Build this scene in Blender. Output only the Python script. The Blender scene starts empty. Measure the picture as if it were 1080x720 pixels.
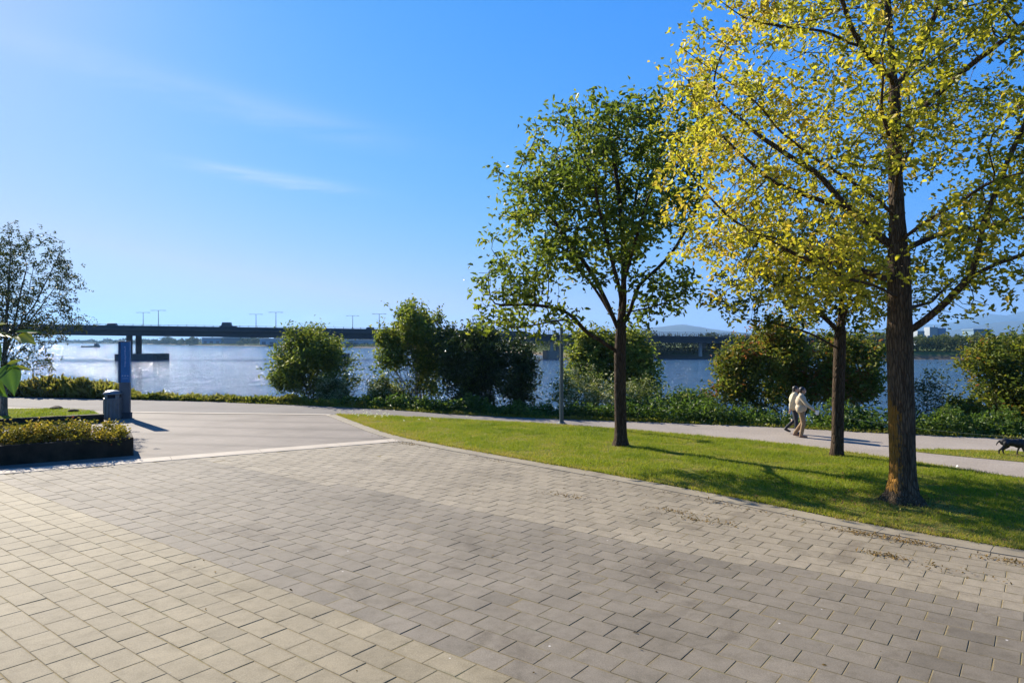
import bpy, bmesh, math, random
import numpy as np
from mathutils import Vector, Matrix, noise as mnoise

PI = math.pi
R = math.radians
SC = bpy.context.scene
COL = SC.collection
rng = np.random.default_rng(7)
random.seed(7)

CAMZ = 3.0
F = 720.0            # focal length in photo pixels (1080 wide)
SUN_EL, SUN_AZ = 30.5, -42.0     # degrees; azimuth measured from +Y towards +X
WATER = -2.5


def W(px, py, z=0.0):
    d = (CAMZ - z) * F / (py - 360.0)
    return ((px - 540.0) / F * d, d)


def A(px, py, d):
    return np.array([(px - 540.0) / F * d, d, CAMZ + (360.0 - py) / F * d])


# ------------------------------------------------------------------ object helpers
def tag(o, label=None, cat=None, group=None, kind=None):
    if label: o['label'] = label
    if cat: o['category'] = cat
    if group: o['group'] = group
    if kind: o['kind'] = kind
    return o


def empty(name, loc=(0, 0, 0), rz=0.0, label=None, cat=None, group=None, kind=None):
    o = bpy.data.objects.new(name, None)
    COL.objects.link(o)
    o.location = loc
    o.rotation_euler = (0, 0, rz)
    o.empty_display_size = 0.2
    return tag(o, label, cat, group, kind)


def link(name, me, m=None, parent=None):
    o = bpy.data.objects.new(name, me)
    COL.objects.link(o)
    if m is not None:
        me.materials.clear()
        me.materials.append(m)
    if parent is not None:
        o.parent = parent
    return o


def np_mesh(name, V, Fc, m=None, parent=None, attrs=None, smooth=False):
    """V (n,3); Fc list of (k,) index arrays of one width (m,k) or list of such arrays."""
    if not isinstance(Fc, list):
        Fc = [Fc]
    Fc = [np.asarray(f, dtype=np.int32) for f in Fc if len(f)]
    me = bpy.data.meshes.new(name)
    V = np.asarray(V, dtype=np.float32)
    me.vertices.add(len(V))
    me.vertices.foreach_set('co', V.ravel())
    li = np.concatenate([f.ravel() for f in Fc])
    sizes = np.concatenate([np.full(len(f), f.shape[1], dtype=np.int32) for f in Fc])
    starts = np.concatenate([[0], np.cumsum(sizes)[:-1]]).astype(np.int32)
    me.loops.add(len(li))
    me.loops.foreach_set('vertex_index', li)
    me.polygons.add(len(sizes))
    me.polygons.foreach_set('loop_start', starts)
    me.update(calc_edges=True)
    if attrs:
        for k, v in attrs.items():
            a = me.attributes.new(k, 'FLOAT', 'POINT')
            a.data.foreach_set('value', np.asarray(v, dtype=np.float32))
    me.polygons.foreach_set('use_smooth', np.full(len(sizes), bool(smooth)))
    me.validate()
    return link(name, me, m, parent)


class MB:
    """collects boxes, prisms, bars into one mesh"""
    def __init__(s):
        s.V, s.F = [], []

    def add(s, vs, fs):
        n = len(s.V)
        s.V += [tuple(v) for v in vs]
        s.F += [tuple(i + n for i in f) for f in fs]

    def box(s, c, size, rz=0.0, taper=1.0):
        cx, cy, cz = c
        a, b, h = size[0] / 2, size[1] / 2, size[2] / 2
        ca, sa = math.cos(rz), math.sin(rz)
        vs = []
        for z, t in ((-h, 1.0), (h, taper)):
            for x, y in ((-a, -b), (a, -b), (a, b), (-a, b)):
                x *= t; y *= t
                vs.append((cx + x * ca - y * sa, cy + x * sa + y * ca, cz + z))
        s.add(vs, [(3, 2, 1, 0), (4, 5, 6, 7), (0, 1, 5, 4), (1, 2, 6, 5), (2, 3, 7, 6), (3, 0, 4, 7)])

    def tube(s, pts, rad, n=8, cap=True):
        pts = [Vector(p) for p in pts]
        if not hasattr(rad, '__len__'): rad = [rad] * len(pts)
        rings = []
        up = Vector((0, 0, 1))
        for i, p in enumerate(pts):
            t = (pts[min(i + 1, len(pts) - 1)] - pts[max(i - 1, 0)]).normalized()
            ref = up if abs(t.z) < 0.95 else Vector((1, 0, 0))
            u = t.cross(ref).normalized(); v = t.cross(u).normalized()
            rings.append([p + (u * math.cos(2 * PI * k / n) + v * math.sin(2 * PI * k / n)) * rad[i] for k in range(n)])
        vs = [v for r in rings for v in r]
        fs = []
        for i in range(len(pts) - 1):
            for k in range(n):
                a, b = i * n + k, i * n + (k + 1) % n
                fs.append((a, a + n, b + n, b))
        if cap:
            fs.append(tuple(range(n)))
            fs.append(tuple((len(pts) - 1) * n + k for k in reversed(range(n))))
        s.add(vs, fs)

    def lathe(s, c, prof, n=24):
        """prof: list of (r, z)"""
        vs = []
        for r, z in prof:
            for k in range(n):
                vs.append((c[0] + r * math.cos(2 * PI * k / n), c[1] + r * math.sin(2 * PI * k / n), c[2] + z))
        fs = []
        for i in range(len(prof) - 1):
            for k in range(n):
                a, b = i * n + k, i * n + (k + 1) % n
                fs.append((a, b, b + n, a + n))
        fs.append(tuple(reversed(range(n))))
        fs.append(tuple((len(prof) - 1) * n + k for k in range(n)))
        s.add(vs, fs)

    def prism(s, poly, z0, z1):
        n = len(poly)
        vs = [(p[0], p[1], z0) for p in poly] + [(p[0], p[1], z1) for p in poly]
        fs = [tuple(reversed(range(n))), tuple(range(n, 2 * n))]
        for k in range(n):
            b = (k + 1) % n
            fs.append((k, b, b + n, k + n))
        s.add(vs, fs)

    def build(s, name, m=None, parent=None, bevel=0.0, smooth=False, seg=2):
        me = bpy.data.meshes.new(name)
        me.from_pydata(s.V, [], s.F)
        bm = bmesh.new(); bm.from_mesh(me)
        bmesh.ops.recalc_face_normals(bm, faces=bm.faces)
        if bevel > 0:
            ed = [e for e in bm.edges if len(e.link_faces) == 2 and e.calc_face_angle(0) > 0.6]
            bmesh.ops.bevel(bm, geom=ed, offset=bevel, segments=seg, affect='EDGES', profile=0.6)
        for f in bm.faces: f.smooth = smooth
        bm.to_mesh(me); bm.free()
        me.update()
        o = link(name, me, m, parent)
        if smooth:
            me.set_sharp_from_angle(angle=R(40))
        return o


# ------------------------------------------------------------------ materials
class Mt:
    def __init__(s, name):
        s.m = bpy.data.materials.new(name)
        s.m.use_nodes = True
        s.nt = s.m.node_tree
        s.nt.nodes.clear()
        s.out = s.n('ShaderNodeOutputMaterial')

    def n(s, t, **kw):
        nd = s.nt.nodes.new(t)
        for k, v in kw.items():
            if k.startswith('i_'):
                nd.inputs[k[2:].replace('_', ' ')].default_value = v
            else:
                setattr(nd, k, v)
        return nd

    def l(s, a, b):
        s.nt.links.new(a, b)

    def coord(s, scale=(1, 1, 1), kind='Object'):
        tc = s.n('ShaderNodeTexCoord')
        mp = s.n('ShaderNodeMapping')
        mp.inputs['Scale'].default_value = scale
        s.l(tc.outputs[kind], mp.inputs['Vector'])
        return mp.outputs['Vector']

    def noise(s, vec, scale, detail=4, rough=0.55, dist=0.0):
        nd = s.n('ShaderNodeTexNoise')
        nd.inputs['Scale'].default_value = scale
        nd.inputs['Detail'].default_value = detail
        nd.inputs['Roughness'].default_value = rough
        nd.inputs['Distortion'].default_value = dist
        if vec is not None: s.l(vec, nd.inputs['Vector'])
        return nd.outputs['Fac']

    def ramp(s, fac, stops, interp='LINEAR'):
        nd = s.n('ShaderNodeValToRGB')
        cr = nd.color_ramp
        cr.interpolation = interp
        while len(cr.elements) < len(stops): cr.elements.new(0.5)
        for e, (p, c) in zip(cr.elements, stops):
            e.position = p
            e.color = (c, c, c, 1) if not hasattr(c, '__len__') else (c[0], c[1], c[2], 1)
        if fac is not None: s.l(fac, nd.inputs['Fac'])
        return nd.outputs['Color']

    def mix(s, fac, a, b, mode='MIX'):
        nd = s.n('ShaderNodeMix', data_type='RGBA', blend_type=mode)
        if hasattr(fac, 'node'): s.l(fac, nd.inputs[0])
        else: nd.inputs[0].default_value = fac
        for v, i in ((a, 6), (b, 7)):
            if hasattr(v, 'node'): s.l(v, nd.inputs[i])
            else: nd.inputs[i].default_value = (v[0], v[1], v[2], 1)
        return nd.outputs[2]

    def math(s, op, a, b=None, clamp=False):
        nd = s.n('ShaderNodeMath', operation=op, use_clamp=clamp)
        for v, i in ((a, 0), (b, 1)):
            if v is None: continue
            if hasattr(v, 'node'): s.l(v, nd.inputs[i])
            else: nd.inputs[i].default_value = v
        return nd.outputs[0]

    def attr(s, name):
        return s.n('ShaderNodeAttribute', attribute_name=name).outputs['Fac']

    def bump(s, h, strength=0.5, dist=0.02):
        nd = s.n('ShaderNodeBump')
        nd.inputs['Strength'].default_value = strength
        nd.inputs['Distance'].default_value = dist
        s.l(h, nd.inputs['Height'])
        return nd.outputs['Normal']

    def bsdf(s, col, rough=0.7, metal=0.0, normal=None, spec=0.5):
        p = s.n('ShaderNodeBsdfPrincipled')
        if hasattr(col, 'node'): s.l(col, p.inputs['Base Color'])
        else: p.inputs['Base Color'].default_value = (col[0], col[1], col[2], 1)
        if hasattr(rough, 'node'): s.l(rough, p.inputs['Roughness'])
        else: p.inputs['Roughness'].default_value = rough
        p.inputs['Metallic'].default_value = metal
        p.inputs['Specular IOR Level'].default_value = spec
        if normal is not None: s.l(normal, p.inputs['Normal'])
        return p

    def done(s, shader):
        s.l(shader.outputs[0] if hasattr(shader, 'outputs') else shader, s.out.inputs['Surface'])
        return s.m


def simple(name, col, rough=0.7, metal=0.0, var=0.25, scale=6.0, bump=0.15, spec=0.5):
    t = Mt(name)
    v = t.coord()
    n = t.noise(v, scale, 5, 0.6)
    c = t.ramp(n, [(0.25, [x * (1 - var) for x in col]), (0.75, [min(1, x * (1 + var)) for x in col])])
    n2 = t.noise(v, scale * 8, 3, 0.6)
    return t.done(t.bsdf(c, rough, metal, t.bump(n2, bump, 0.01), spec))


def leafmat(name, stops, trans=0.45, boost=1.25, rough=0.5, spec=0.25):
    t = Mt(name)
    c = t.ramp(t.attr('tint'), stops)
    p = t.bsdf(c, rough, 0.0, None, spec)
    tr = t.n('ShaderNodeBsdfTranslucent')
    cb = t.mix(1.0, c, (boost, boost * 1.02, boost * 0.7), 'MULTIPLY')
    t.l(cb, tr.inputs['Color'])
    mx = t.n('ShaderNodeMixShader')
    mx.inputs['Fac'].default_value = trans
    t.l(p.outputs[0], mx.inputs[1]); t.l(tr.outputs[0], mx.inputs[2])
    return t.done(mx)


M = {}

# pavers
t = Mt('paver_concrete')
v = t.coord()
band, tint = t.attr('band'), t.attr('tint')
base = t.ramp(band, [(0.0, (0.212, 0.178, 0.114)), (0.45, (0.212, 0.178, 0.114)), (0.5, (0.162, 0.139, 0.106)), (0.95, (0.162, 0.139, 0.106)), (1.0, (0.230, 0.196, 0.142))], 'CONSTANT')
br = t.ramp(tint, [(0.0, 0.80), (0.5, 1.0), (1.0, 1.14)])
c = t.mix(1.0, base, br, 'MULTIPLY')
big = t.noise(v, 0.55, 6, 0.62)
c = t.mix(1.0, c, t.ramp(big, [(0.25, (0.70, 0.68, 0.64)), (0.45, (0.95, 0.94, 0.92)), (0.65, (1.08, 1.07, 1.05))]), 'MULTIPLY')
mid = t.noise(v, 5.0, 6, 0.7)
c = t.mix(1.0, c, t.ramp(mid, [(0.28, (0.74, 0.73, 0.69)), (0.5, (0.98, 0.98, 0.98)), (0.7, (1.1, 1.1, 1.1))]), 'MULTIPLY')
fine = t.noise(v, 75.0, 5, 0.8)
c = t.mix(1.0, c, t.ramp(fine, [(0.32, 0.62), (0.5, 1.0), (0.68, 1.34)]), 'MULTIPLY')
# sand and moss creeping from the joints over the worn arrises
en = t.noise(v, 9.0, 5, 0.75)
em = t.math('MULTIPLY', t.math('POWER', t.attr('edge'), 1.6), t.ramp(en, [(0.38, 0.0), (0.62, 0.85)]))
mossn = t.noise(v, 1.1, 4, 0.6)
c = t.mix(em, c, t.ramp(mossn, [(0.35, (0.085, 0.068, 0.036)), (0.55, (0.17, 0.135, 0.07)), (0.7, (0.10, 0.10, 0.038))]))
# oil and water stains with soft outlines
st_ = t.noise(v, 0.85, 7, 0.68, 0.8)
c = t.mix(1.0, c, t.ramp(st_, [(0.33, (0.72, 0.70, 0.68)), (0.42, (0.97, 0.97, 0.96)), (0.62, (1.0, 1.0, 1.0)), (0.7, (1.1, 1.09, 1.07))]), 'MULTIPLY')
# pale specks and dark gum spots
vo = t.n('ShaderNodeTexVoronoi'); vo.inputs['Scale'].default_value = 2.3; t.l(v, vo.inputs['Vector'])
sp = t.math('LESS_THAN', vo.outputs['Distance'], 0.028)
spc = t.ramp(vo.outputs['Color'], [(0.35, (0.10, 0.09, 0.08)), (0.4, (0.55, 0.52, 0.47))])
c = t.mix(t.math('MULTIPLY', sp, 0.75), c, spc)
h = t.math('ADD', t.math('MULTIPLY', fine, 0.35), mid)
M['paver'] = t.done(t.bsdf(c, 0.82, 0, t.bump(h, 0.35, 0.006), 0.3))

t = Mt('joint_sand')
v = t.coord()
n = t.noise(v, 3.0, 5, 0.6)
c = t.ramp(n, [(0.3, (0.15, 0.11, 0.05)), (0.55, (0.25, 0.19, 0.085)), (0.75, (0.14, 0.14, 0.045))])
n2 = t.noise(v, 120.0, 3, 0.6)
c = t.mix(1.0, c, t.ramp(n2, [(0.3, 0.6), (0.7, 1.2)]), 'MULTIPLY')
M['sand'] = t.done(t.bsdf(c, 0.95, 0, t.bump(n2, 0.5, 0.01), 0.2))

# far plaza sheet: worn concrete with tyre marks and faint joints
t = Mt('worn_concrete')
v = t.coord()
big = t.noise(v, 0.35, 6, 0.6)
c = t.ramp(big, [(0.28, (0.115, 0.096, 0.078)), (0.5, (0.165, 0.140, 0.114)), (0.72, (0.198, 0.168, 0.137))])
mp = t.n('ShaderNodeMapping'); mp.inputs['Rotation'].default_value = (0, 0, R(8)); t.l(v, mp.inputs['Vector'])
wv = t.n('ShaderNodeTexWave', wave_type='BANDS', bands_direction='Y')
wv.inputs['Scale'].default_value = 0.17; wv.inputs['Distortion'].default_value = 2.2; wv.inputs['Detail'].default_value = 2; wv.inputs['Detail Scale'].default_value = 0.35
t.l(mp.outputs['Vector'], wv.inputs['Vector'])
c = t.mix(1.0, c, t.ramp(wv.outputs['Fac'], [(0.0, 0.74), (0.1, 0.88), (0.3, 1.0), (1.0, 1.03)]), 'MULTIPLY')
bk = t.n('ShaderNodeTexBrick'); bk.inputs['Scale'].default_value = 1.0
bk.inputs['Brick Width'].default_value = 0.42; bk.inputs['Row Height'].default_value = 0.31; bk.inputs['Mortar Size'].default_value = 0.008
bk.inputs['Color1'].default_value = (0.94, 0.94, 0.94, 1); bk.inputs['Color2'].default_value = (1.05, 1.05, 1.05, 1); bk.inputs['Mortar'].default_value = (0.75, 0.74, 0.7, 1)
mp2 = t.n('ShaderNodeMapping'); mp2.inputs['Rotation'].default_value = (0, 0, R(36)); t.l(v, mp2.inputs['Vector'])
t.l(mp2.outputs['Vector'], bk.inputs['Vector'])
c = t.mix(1.0, c, bk.outputs['Color'], 'MULTIPLY')
fine = t.noise(v, 60.0, 4, 0.7)
c = t.mix(1.0, c, t.ramp(fine, [(0.3, 0.88), (0.7, 1.1)]), 'MULTIPLY')
M['worn'] = t.done(t.bsdf(c, 0.85, 0, t.bump(fine, 0.3, 0.005), 0.3))

# path: asphalt that turns into pale gravel to the right
t = Mt('path_surface')
v = t.coord()
tc = t.n('ShaderNodeTexCoord'); sx = t.n('ShaderNodeSeparateXYZ'); t.l(tc.outputs['Object'], sx.inputs[0])
edge = t.noise(v, 0.6, 4, 0.6)
fac = t.math('MULTIPLY_ADD', sx.outputs['X'], 0.12)
fac.node.inputs[2].default_value = 0.15
fac = t.math('ADD', fac, t.math('MULTIPLY', t.math('SUBTRACT', edge, 0.5), 0.8), True)
n1 = t.noise(v, 30.0, 5, 0.7)
asp = t.ramp(n1, [(0.3, (0.115, 0.106, 0.096)), (0.7, (0.168, 0.155, 0.14))])
n2 = t.noise(v, 22.0, 6, 0.75)
gra = t.ramp(n2, [(0.28, (0.145, 0.122, 0.098)), (0.5, (0.275, 0.238, 0.196)), (0.72, (0.39, 0.345, 0.29))])
c = t.mix(fac, asp, gra)
n3 = t.noise(v, 0.5, 5, 0.6)
c = t.mix(1.0, c, t.ramp(n3, [(0.25, (0.82, 0.80, 0.78)), (0.65, (1.06, 1.05, 1.04))]), 'MULTIPLY')
M['path'] = t.done(t.bsdf(c, 0.9, 0, t.bump(n2, 0.5, 0.02), 0.25))

M['concrete_pale'] = simple('pale_concrete', (0.36, 0.31, 0.24), 0.85, 0, 0.16, 1.6, 0.25, 0.3)
t = Mt('kerb_concrete')
v = t.coord()
n = t.noise(v, 1.4, 6, 0.65)
c = t.ramp(n, [(0.3, (0.17, 0.143, 0.10)), (0.55, (0.24, 0.205, 0.145)), (0.8, (0.28, 0.24, 0.175))])
f2 = t.noise(v, 70, 4, 0.7)
c = t.mix(1.0, c, t.ramp(f2, [(0.3, 0.82), (0.7, 1.12)]), 'MULTIPLY')
M['kerb'] = t.done(t.bsdf(c, 0.88, 0, t.bump(f2, 0.4, 0.006), 0.3))
M['wall_dark'] = simple('dark_stained_concrete', (0.036, 0.027, 0.016), 0.9, 0, 0.7, 3.0, 0.7, 0.2)
M['soil'] = simple('soil', (0.06, 0.045, 0.03), 0.95, 0, 0.4, 4, 0.6, 0.1)

# lawn base
t = Mt('lawn_soil_and_grass')
v = t.coord()
n = t.noise(v, 1.1, 6, 0.65)
c = t.ramp(n, [(0.3, (0.12, 0.13, 0.020)), (0.5, (0.13, 0.165, 0.02)), (0.72, (0.19, 0.175, 0.045))])
n3 = t.noise(v, 2.3, 5, 0.7)
c = t.mix(t.ramp(n3, [(0.58, 0.0), (0.66, 0.8)]), c, (0.15, 0.105, 0.055))
n2 = t.noise(v, 45, 4, 0.7)
c = t.mix(1.0, c, t.ramp(n2, [(0.3, 0.55), (0.7, 1.15)]), 'MULTIPLY')
M['lawn'] = t.done(t.bsdf(c, 0.95, 0, t.bump(n2, 0.8, 0.03), 0.1))

GR = [(0.0, (0.40, 0.29, 0.11)), (0.12, (0.34, 0.29, 0.05)), (0.35, (0.27, 0.29, 0.022)), (0.75, (0.19, 0.245, 0.016)), (1.0, (0.105, 0.155, 0.012))]
M['grass'] = leafmat('grass_blades', GR, 0.4, 1.15, 0.6, 0.15)
M['bank_grass'] = leafmat('rough_bank_grass', [(0, (0.30, 0.25, 0.09)), (0.35, (0.24, 0.24, 0.035)), (0.7, (0.15, 0.18, 0.022)), (1, (0.08, 0.11, 0.015))], 0.52, 1.1, 0.6, 0.15)

# terrain (beyond the pavements)
t = Mt('terrain_grass')
v = t.coord()
n = t.noise(v, 0.12, 6, 0.6)
c = t.ramp(n, [(0.3, (0.05, 0.08, 0.018)), (0.55, (0.10, 0.13, 0.03)), (0.75, (0.14, 0.15, 0.045))])
geo = t.n('ShaderNodeNewGeometry'); sz = t.n('ShaderNodeSeparateXYZ'); t.l(geo.outputs['Position'], sz.inputs[0])
mud = t.math('MULTIPLY_ADD', sz.outputs['Z'], -0.9); mud.node.inputs[2].default_value = -0.7
mud.node.use_clamp = True
c = t.mix(mud, c, (0.13, 0.10, 0.065))
n2 = t.noise(v, 6, 4, 0.7)
c = t.mix(1.0, c, t.ramp(n2, [(0.3, 0.6), (0.7, 1.15)]), 'MULTIPLY')
M['terrain'] = t.done(t.bsdf(c, 0.95, 0, t.bump(n2, 0.6, 0.1), 0.1))

# water
t = Mt('river_water')
v = t.coord()
w1 = t.noise(t.coord((0.35, 1.0, 1)), 0.9, 6, 0.62, 0.3)
w2 = t.noise(t.coord((0.6, 1.0, 1)), 3.6, 4, 0.6, 0.2)
w3 = t.noise(t.coord((0.30, 0.16, 1)), 1.0, 8, 0.70, 0.6)
w4 = t.noise(t.coord((0.9, 0.42, 1)), 1.0, 5, 0.65, 0.8)
crest = t.math('SUBTRACT', 1.0, t.math('ABSOLUTE', t.math('MULTIPLY_ADD', w4, 2.0)))
crest.node.inputs[0].default_value = 1.0
for nd_ in t.nt.nodes:
    if nd_.type == 'MATH' and nd_.operation == 'MULTIPLY_ADD' and nd_.inputs[0].is_linked and nd_.inputs[0].links[0].from_socket == w4: nd_.inputs[2].default_value = -1.0
hgt = t.math('ADD', t.math('ADD', t.math('MULTIPLY', w1, 0.55), t.math('MULTIPLY', w2, 0.25)), t.math('ADD', t.math('MULTIPLY', w3, 2.6), t.math('MULTIPLY', crest, 0.8)))
nb = t.bump(hgt, 1.0, 0.42)
pt = t.noise(t.coord((0.012, 0.07, 1)), 1.0, 4, 0.6)
c = t.ramp(pt, [(0.3, (0.034, 0.086, 0.155)), (0.7, (0.058, 0.124, 0.205))])
p = t.bsdf(c, 0.10, 0, nb, 0.2)
p.inputs['IOR'].default_value = 1.28
M['water'] = t.done(p)

# bark
def bark(name, c0, c1, lichen=None):
    t = Mt(name)
    v = t.coord((7, 7, 1.6))
    n = t.noise(v, 1.6, 8, 0.7, 0.6)
    vo = t.n('ShaderNodeTexVoronoi', feature='DISTANCE_TO_EDGE'); vo.inputs['Scale'].default_value = 2.6
    vv = t.coord((9, 9, 1.5)); t.l(vv, vo.inputs['Vector'])
    cr = t.ramp(vo.outputs['Distance'], [(0.0, 0.0), (0.18, 1.0)])
    c = t.ramp(n, [(0.3, c0), (0.65, c1)])
    c = t.mix(1.0, c, t.ramp(cr, [(0, 0.6), (1, 1.05)]), 'MULTIPLY')
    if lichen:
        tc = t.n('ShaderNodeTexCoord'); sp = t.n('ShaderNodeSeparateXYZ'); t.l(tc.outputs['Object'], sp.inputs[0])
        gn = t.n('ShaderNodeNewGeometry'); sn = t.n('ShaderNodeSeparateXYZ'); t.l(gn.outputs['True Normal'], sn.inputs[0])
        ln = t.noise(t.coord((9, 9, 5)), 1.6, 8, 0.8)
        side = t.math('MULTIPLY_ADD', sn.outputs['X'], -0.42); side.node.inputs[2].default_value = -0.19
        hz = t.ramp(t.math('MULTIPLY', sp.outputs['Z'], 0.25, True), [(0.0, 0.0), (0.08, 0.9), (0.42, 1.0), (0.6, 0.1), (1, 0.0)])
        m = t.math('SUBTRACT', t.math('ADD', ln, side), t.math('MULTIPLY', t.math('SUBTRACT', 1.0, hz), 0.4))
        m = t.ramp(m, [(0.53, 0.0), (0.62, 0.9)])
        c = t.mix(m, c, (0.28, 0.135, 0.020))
    h = t.math('ADD', cr, t.math('MULTIPLY', n, 0.8))
    return t.done(t.bsdf(c, 0.9, 0, t.bump(h, 0.9, 0.03), 0.15))

M['bark'] = bark('brown_bark', (0.034, 0.022, 0.013), (0.10, 0.066, 0.040))
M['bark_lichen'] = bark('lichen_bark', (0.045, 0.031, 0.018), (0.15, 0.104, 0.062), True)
M['bark_pale'] = bark('pale_bark', (0.07, 0.062, 0.052), (0.26, 0.24, 0.21))
M['bark_dark'] = bark('dark_twig_bark', (0.022, 0.016, 0.011), (0.06, 0.044, 0.03))

# foliage
M['leaf_yellow'] = leafmat('yellow_spring_leaves', [(0.0, (0.045, 0.072, 0.010)), (0.3, (0.15, 0.17, 0.020)), (0.6, (0.30, 0.29, 0.028)), (0.92, (0.49, 0.44, 0.045)), (1.0, (0.44, 0.33, 0.05))], 0.5, 1.3, 0.5, 0.25)
M['leaf_oak'] = leafmat('mid_green_leaves', [(0.0, (0.036, 0.06, 0.012)), (0.5, (0.115, 0.155, 0.022)), (0.85, (0.215, 0.245, 0.03)), (1.0, (0.27, 0.265, 0.035))], 0.48, 1.3, 0.5, 0.15)
M['leaf_small'] = leafmat('yellow_green_leaves', [(0.0, (0.04, 0.065, 0.012)), (0.5, (0.10, 0.125, 0.018)), (0.85, (0.20, 0.18, 0.022)), (1.0, (0.17, 0.07, 0.025))], 0.45, 1.3, 0.5, 0.25)
M['leaf_birch'] = leafmat('small_dark_leaves', [(0.0, (0.022, 0.035, 0.012)), (0.6, (0.045, 0.06, 0.018)), (1.0, (0.09, 0.10, 0.03))], 0.35, 1.2, 0.5, 0.3)
M['leaf_bush'] = leafmat('willow_green_leaves', [(0.0, (0.045, 0.075, 0.014)), (0.5, (0.125, 0.17, 0.025)), (0.85, (0.235, 0.25, 0.04)), (1.0, (0.31, 0.30, 0.055))], 0.46, 1.3, 0.5, 0.25)
M['leaf_dark'] = leafmat('dark_bush_leaves', [(0.0, (0.020, 0.034, 0.010)), (0.6, (0.048, 0.074, 0.016)), (1.0, (0.12, 0.155, 0.028))], 0.3, 1.2, 0.45, 0.3)
M['leaf_red'] = leafmat('reddish_bush_leaves', [(0.0, (0.045, 0.068, 0.012)), (0.42, (0.115, 0.15, 0.020)), (0.70, (0.20, 0.20, 0.026)), (0.86, (0.22, 0.15, 0.025)), (1.0, (0.28, 0.11, 0.03))], 0.45, 1.25, 0.5, 0.25)
M['leaf_cream'] = leafmat('cream_flower_leaves', [(0.0, (0.05, 0.085, 0.016)), (0.5, (0.11, 0.15, 0.03)), (0.72, (0.18, 0.20, 0.05)), (0.8, (0.42, 0.42, 0.24)), (1.0, (0.55, 0.54, 0.36))], 0.35, 1.15, 0.6, 0.2)
M['leaf_under'] = leafmat('undergrowth_leaves', [(0.0, (0.030, 0.058, 0.012)), (0.5, (0.075, 0.13, 0.020)), (0.9, (0.16, 0.215, 0.032)), (1.0, (0.22, 0.22, 0.07))], 0.42, 1.25, 0.5, 0.25)
M['leaf_planter'] = leafmat('planter_leaves', [(0.0, (0.05, 0.06, 0.012)), (0.4, (0.20, 0.17, 0.022)), (0.75, (0.36, 0.27, 0.035)), (0.88, (0.40, 0.30, 0.05)), (1.0, (0.30, 0.06, 0.03))], 0.4, 1.2, 0.5, 0.25)
M['leaf_big'] = leafmat('large_glossy_leaves', [(0.0, (0.018, 0.050, 0.012)), (0.6, (0.07, 0.135, 0.016)), (1.0, (0.26, 0.26, 0.02))], 0.36, 1.25, 0.38, 0.4)
M['leaf_far'] = leafmat('far_tree_leaves', [(0.0, (0.02, 0.032, 0.014)), (0.6, (0.045, 0.062, 0.022)), (1.0, (0.09, 0.10, 0.035))], 0.25, 1.1, 0.6, 0.15)
M['leaf_far_green'] = leafmat('far_bank_leaves', [(0.0, (0.04, 0.06, 0.018)), (0.6, (0.085, 0.11, 0.028)), (1.0, (0.16, 0.17, 0.045))], 0.25, 1.1, 0.6, 0.15)

# built things
M['steel'] = simple('galvanised_steel', (0.085, 0.105, 0.105), 0.5, 0.35, 0.12, 5, 0.08)
M['bin'] = simple('grey_painted_bin', (0.15, 0.165, 0.165), 0.5, 0.2, 0.2, 5, 0.08)
M['bin_lid'] = simple('pale_bin_lid', (0.17, 0.18, 0.18), 0.4, 0.3, 0.15, 5, 0.08)
M['black'] = simple('black_opening', (0.012, 0.012, 0.013), 0.7)
M['sign_blue'] = simple('blue_sign_face', (0.012, 0.125, 0.29), 0.35, 0, 0.15, 2, 0.03)
M['sign_navy'] = simple('navy_sign_edge', (0.012, 0.05, 0.11), 0.4, 0, 0.15, 2, 0.03)
M['sign_grey'] = simple('grey_sign_panel', (0.10, 0.105, 0.11), 0.45, 0.2, 0.12, 3, 0.05)
M['sign_base'] = simple('dark_plinth', (0.05, 0.05, 0.052), 0.8)
M['sign_mark'] = simple('pale_sign_print', (0.26, 0.36, 0.52), 0.5, 0, 0.05)
M['bridge'] = simple('bridge_girder', (0.022, 0.025, 0.030), 0.75, 0, 0.2, 0.2, 0.1)
M['bridge_con'] = simple('bridge_concrete', (0.045, 0.046, 0.048), 0.85, 0, 0.2, 0.3, 0.2)
M['pier_pale'] = simple('pale_pier_concrete', (0.36, 0.32, 0.28), 0.85, 0, 0.15, 0.3, 0.2)
M['pier_brown'] = simple('brown_pier_concrete', (0.26, 0.18, 0.13), 0.9, 0, 0.25, 0.3, 0.2)
M['asphalt'] = simple('asphalt', (0.05, 0.05, 0.052), 0.9, 0, 0.2, 0.5, 0.2)
M['shed_wall'] = simple('pale_shed_wall', (0.27, 0.31, 0.34), 0.7, 0, 0.1, 0.1, 0.05)
M['shed_blue'] = simple('blue_shed_wall', (0.11, 0.20, 0.29), 0.7, 0, 0.1, 0.1, 0.05)
M['shed_roof'] = simple('white_shed_roof', (0.28, 0.30, 0.31), 0.6, 0, 0.08, 0.1, 0.05)
M['shed_dark'] = simple('dark_opening', (0.05, 0.06, 0.08), 0.6)
M['glass_blue'] = simple('blue_glazing', (0.08, 0.18, 0.30), 0.2, 0, 0.1, 0.1, 0.02)
M['white'] = simple('white_paint', (0.74, 0.74, 0.72), 0.5, 0, 0.08, 1, 0.05)
M['rock'] = simple('riprap', (0.20, 0.17, 0.14), 0.9, 0, 0.4, 0.4, 0.5)
M['hill'] = simple('forested_hill', (0.015, 0.025, 0.022), 0.95, 0, 0.35, 0.002, 0.3)
M['boat'] = simple('dark_boat_hull', (0.035, 0.045, 0.06), 0.5)
M['car_dark'] = simple('dark_car_paint', (0.03, 0.033, 0.04), 0.3)
M['skin'] = simple('skin', (0.40, 0.235, 0.165), 0.55, 0, 0.08, 20, 0.05)
M['jacket'] = simple('cream_jacket', (0.50, 0.41, 0.29), 0.85, 0, 0.08, 14, 0.35)
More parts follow.
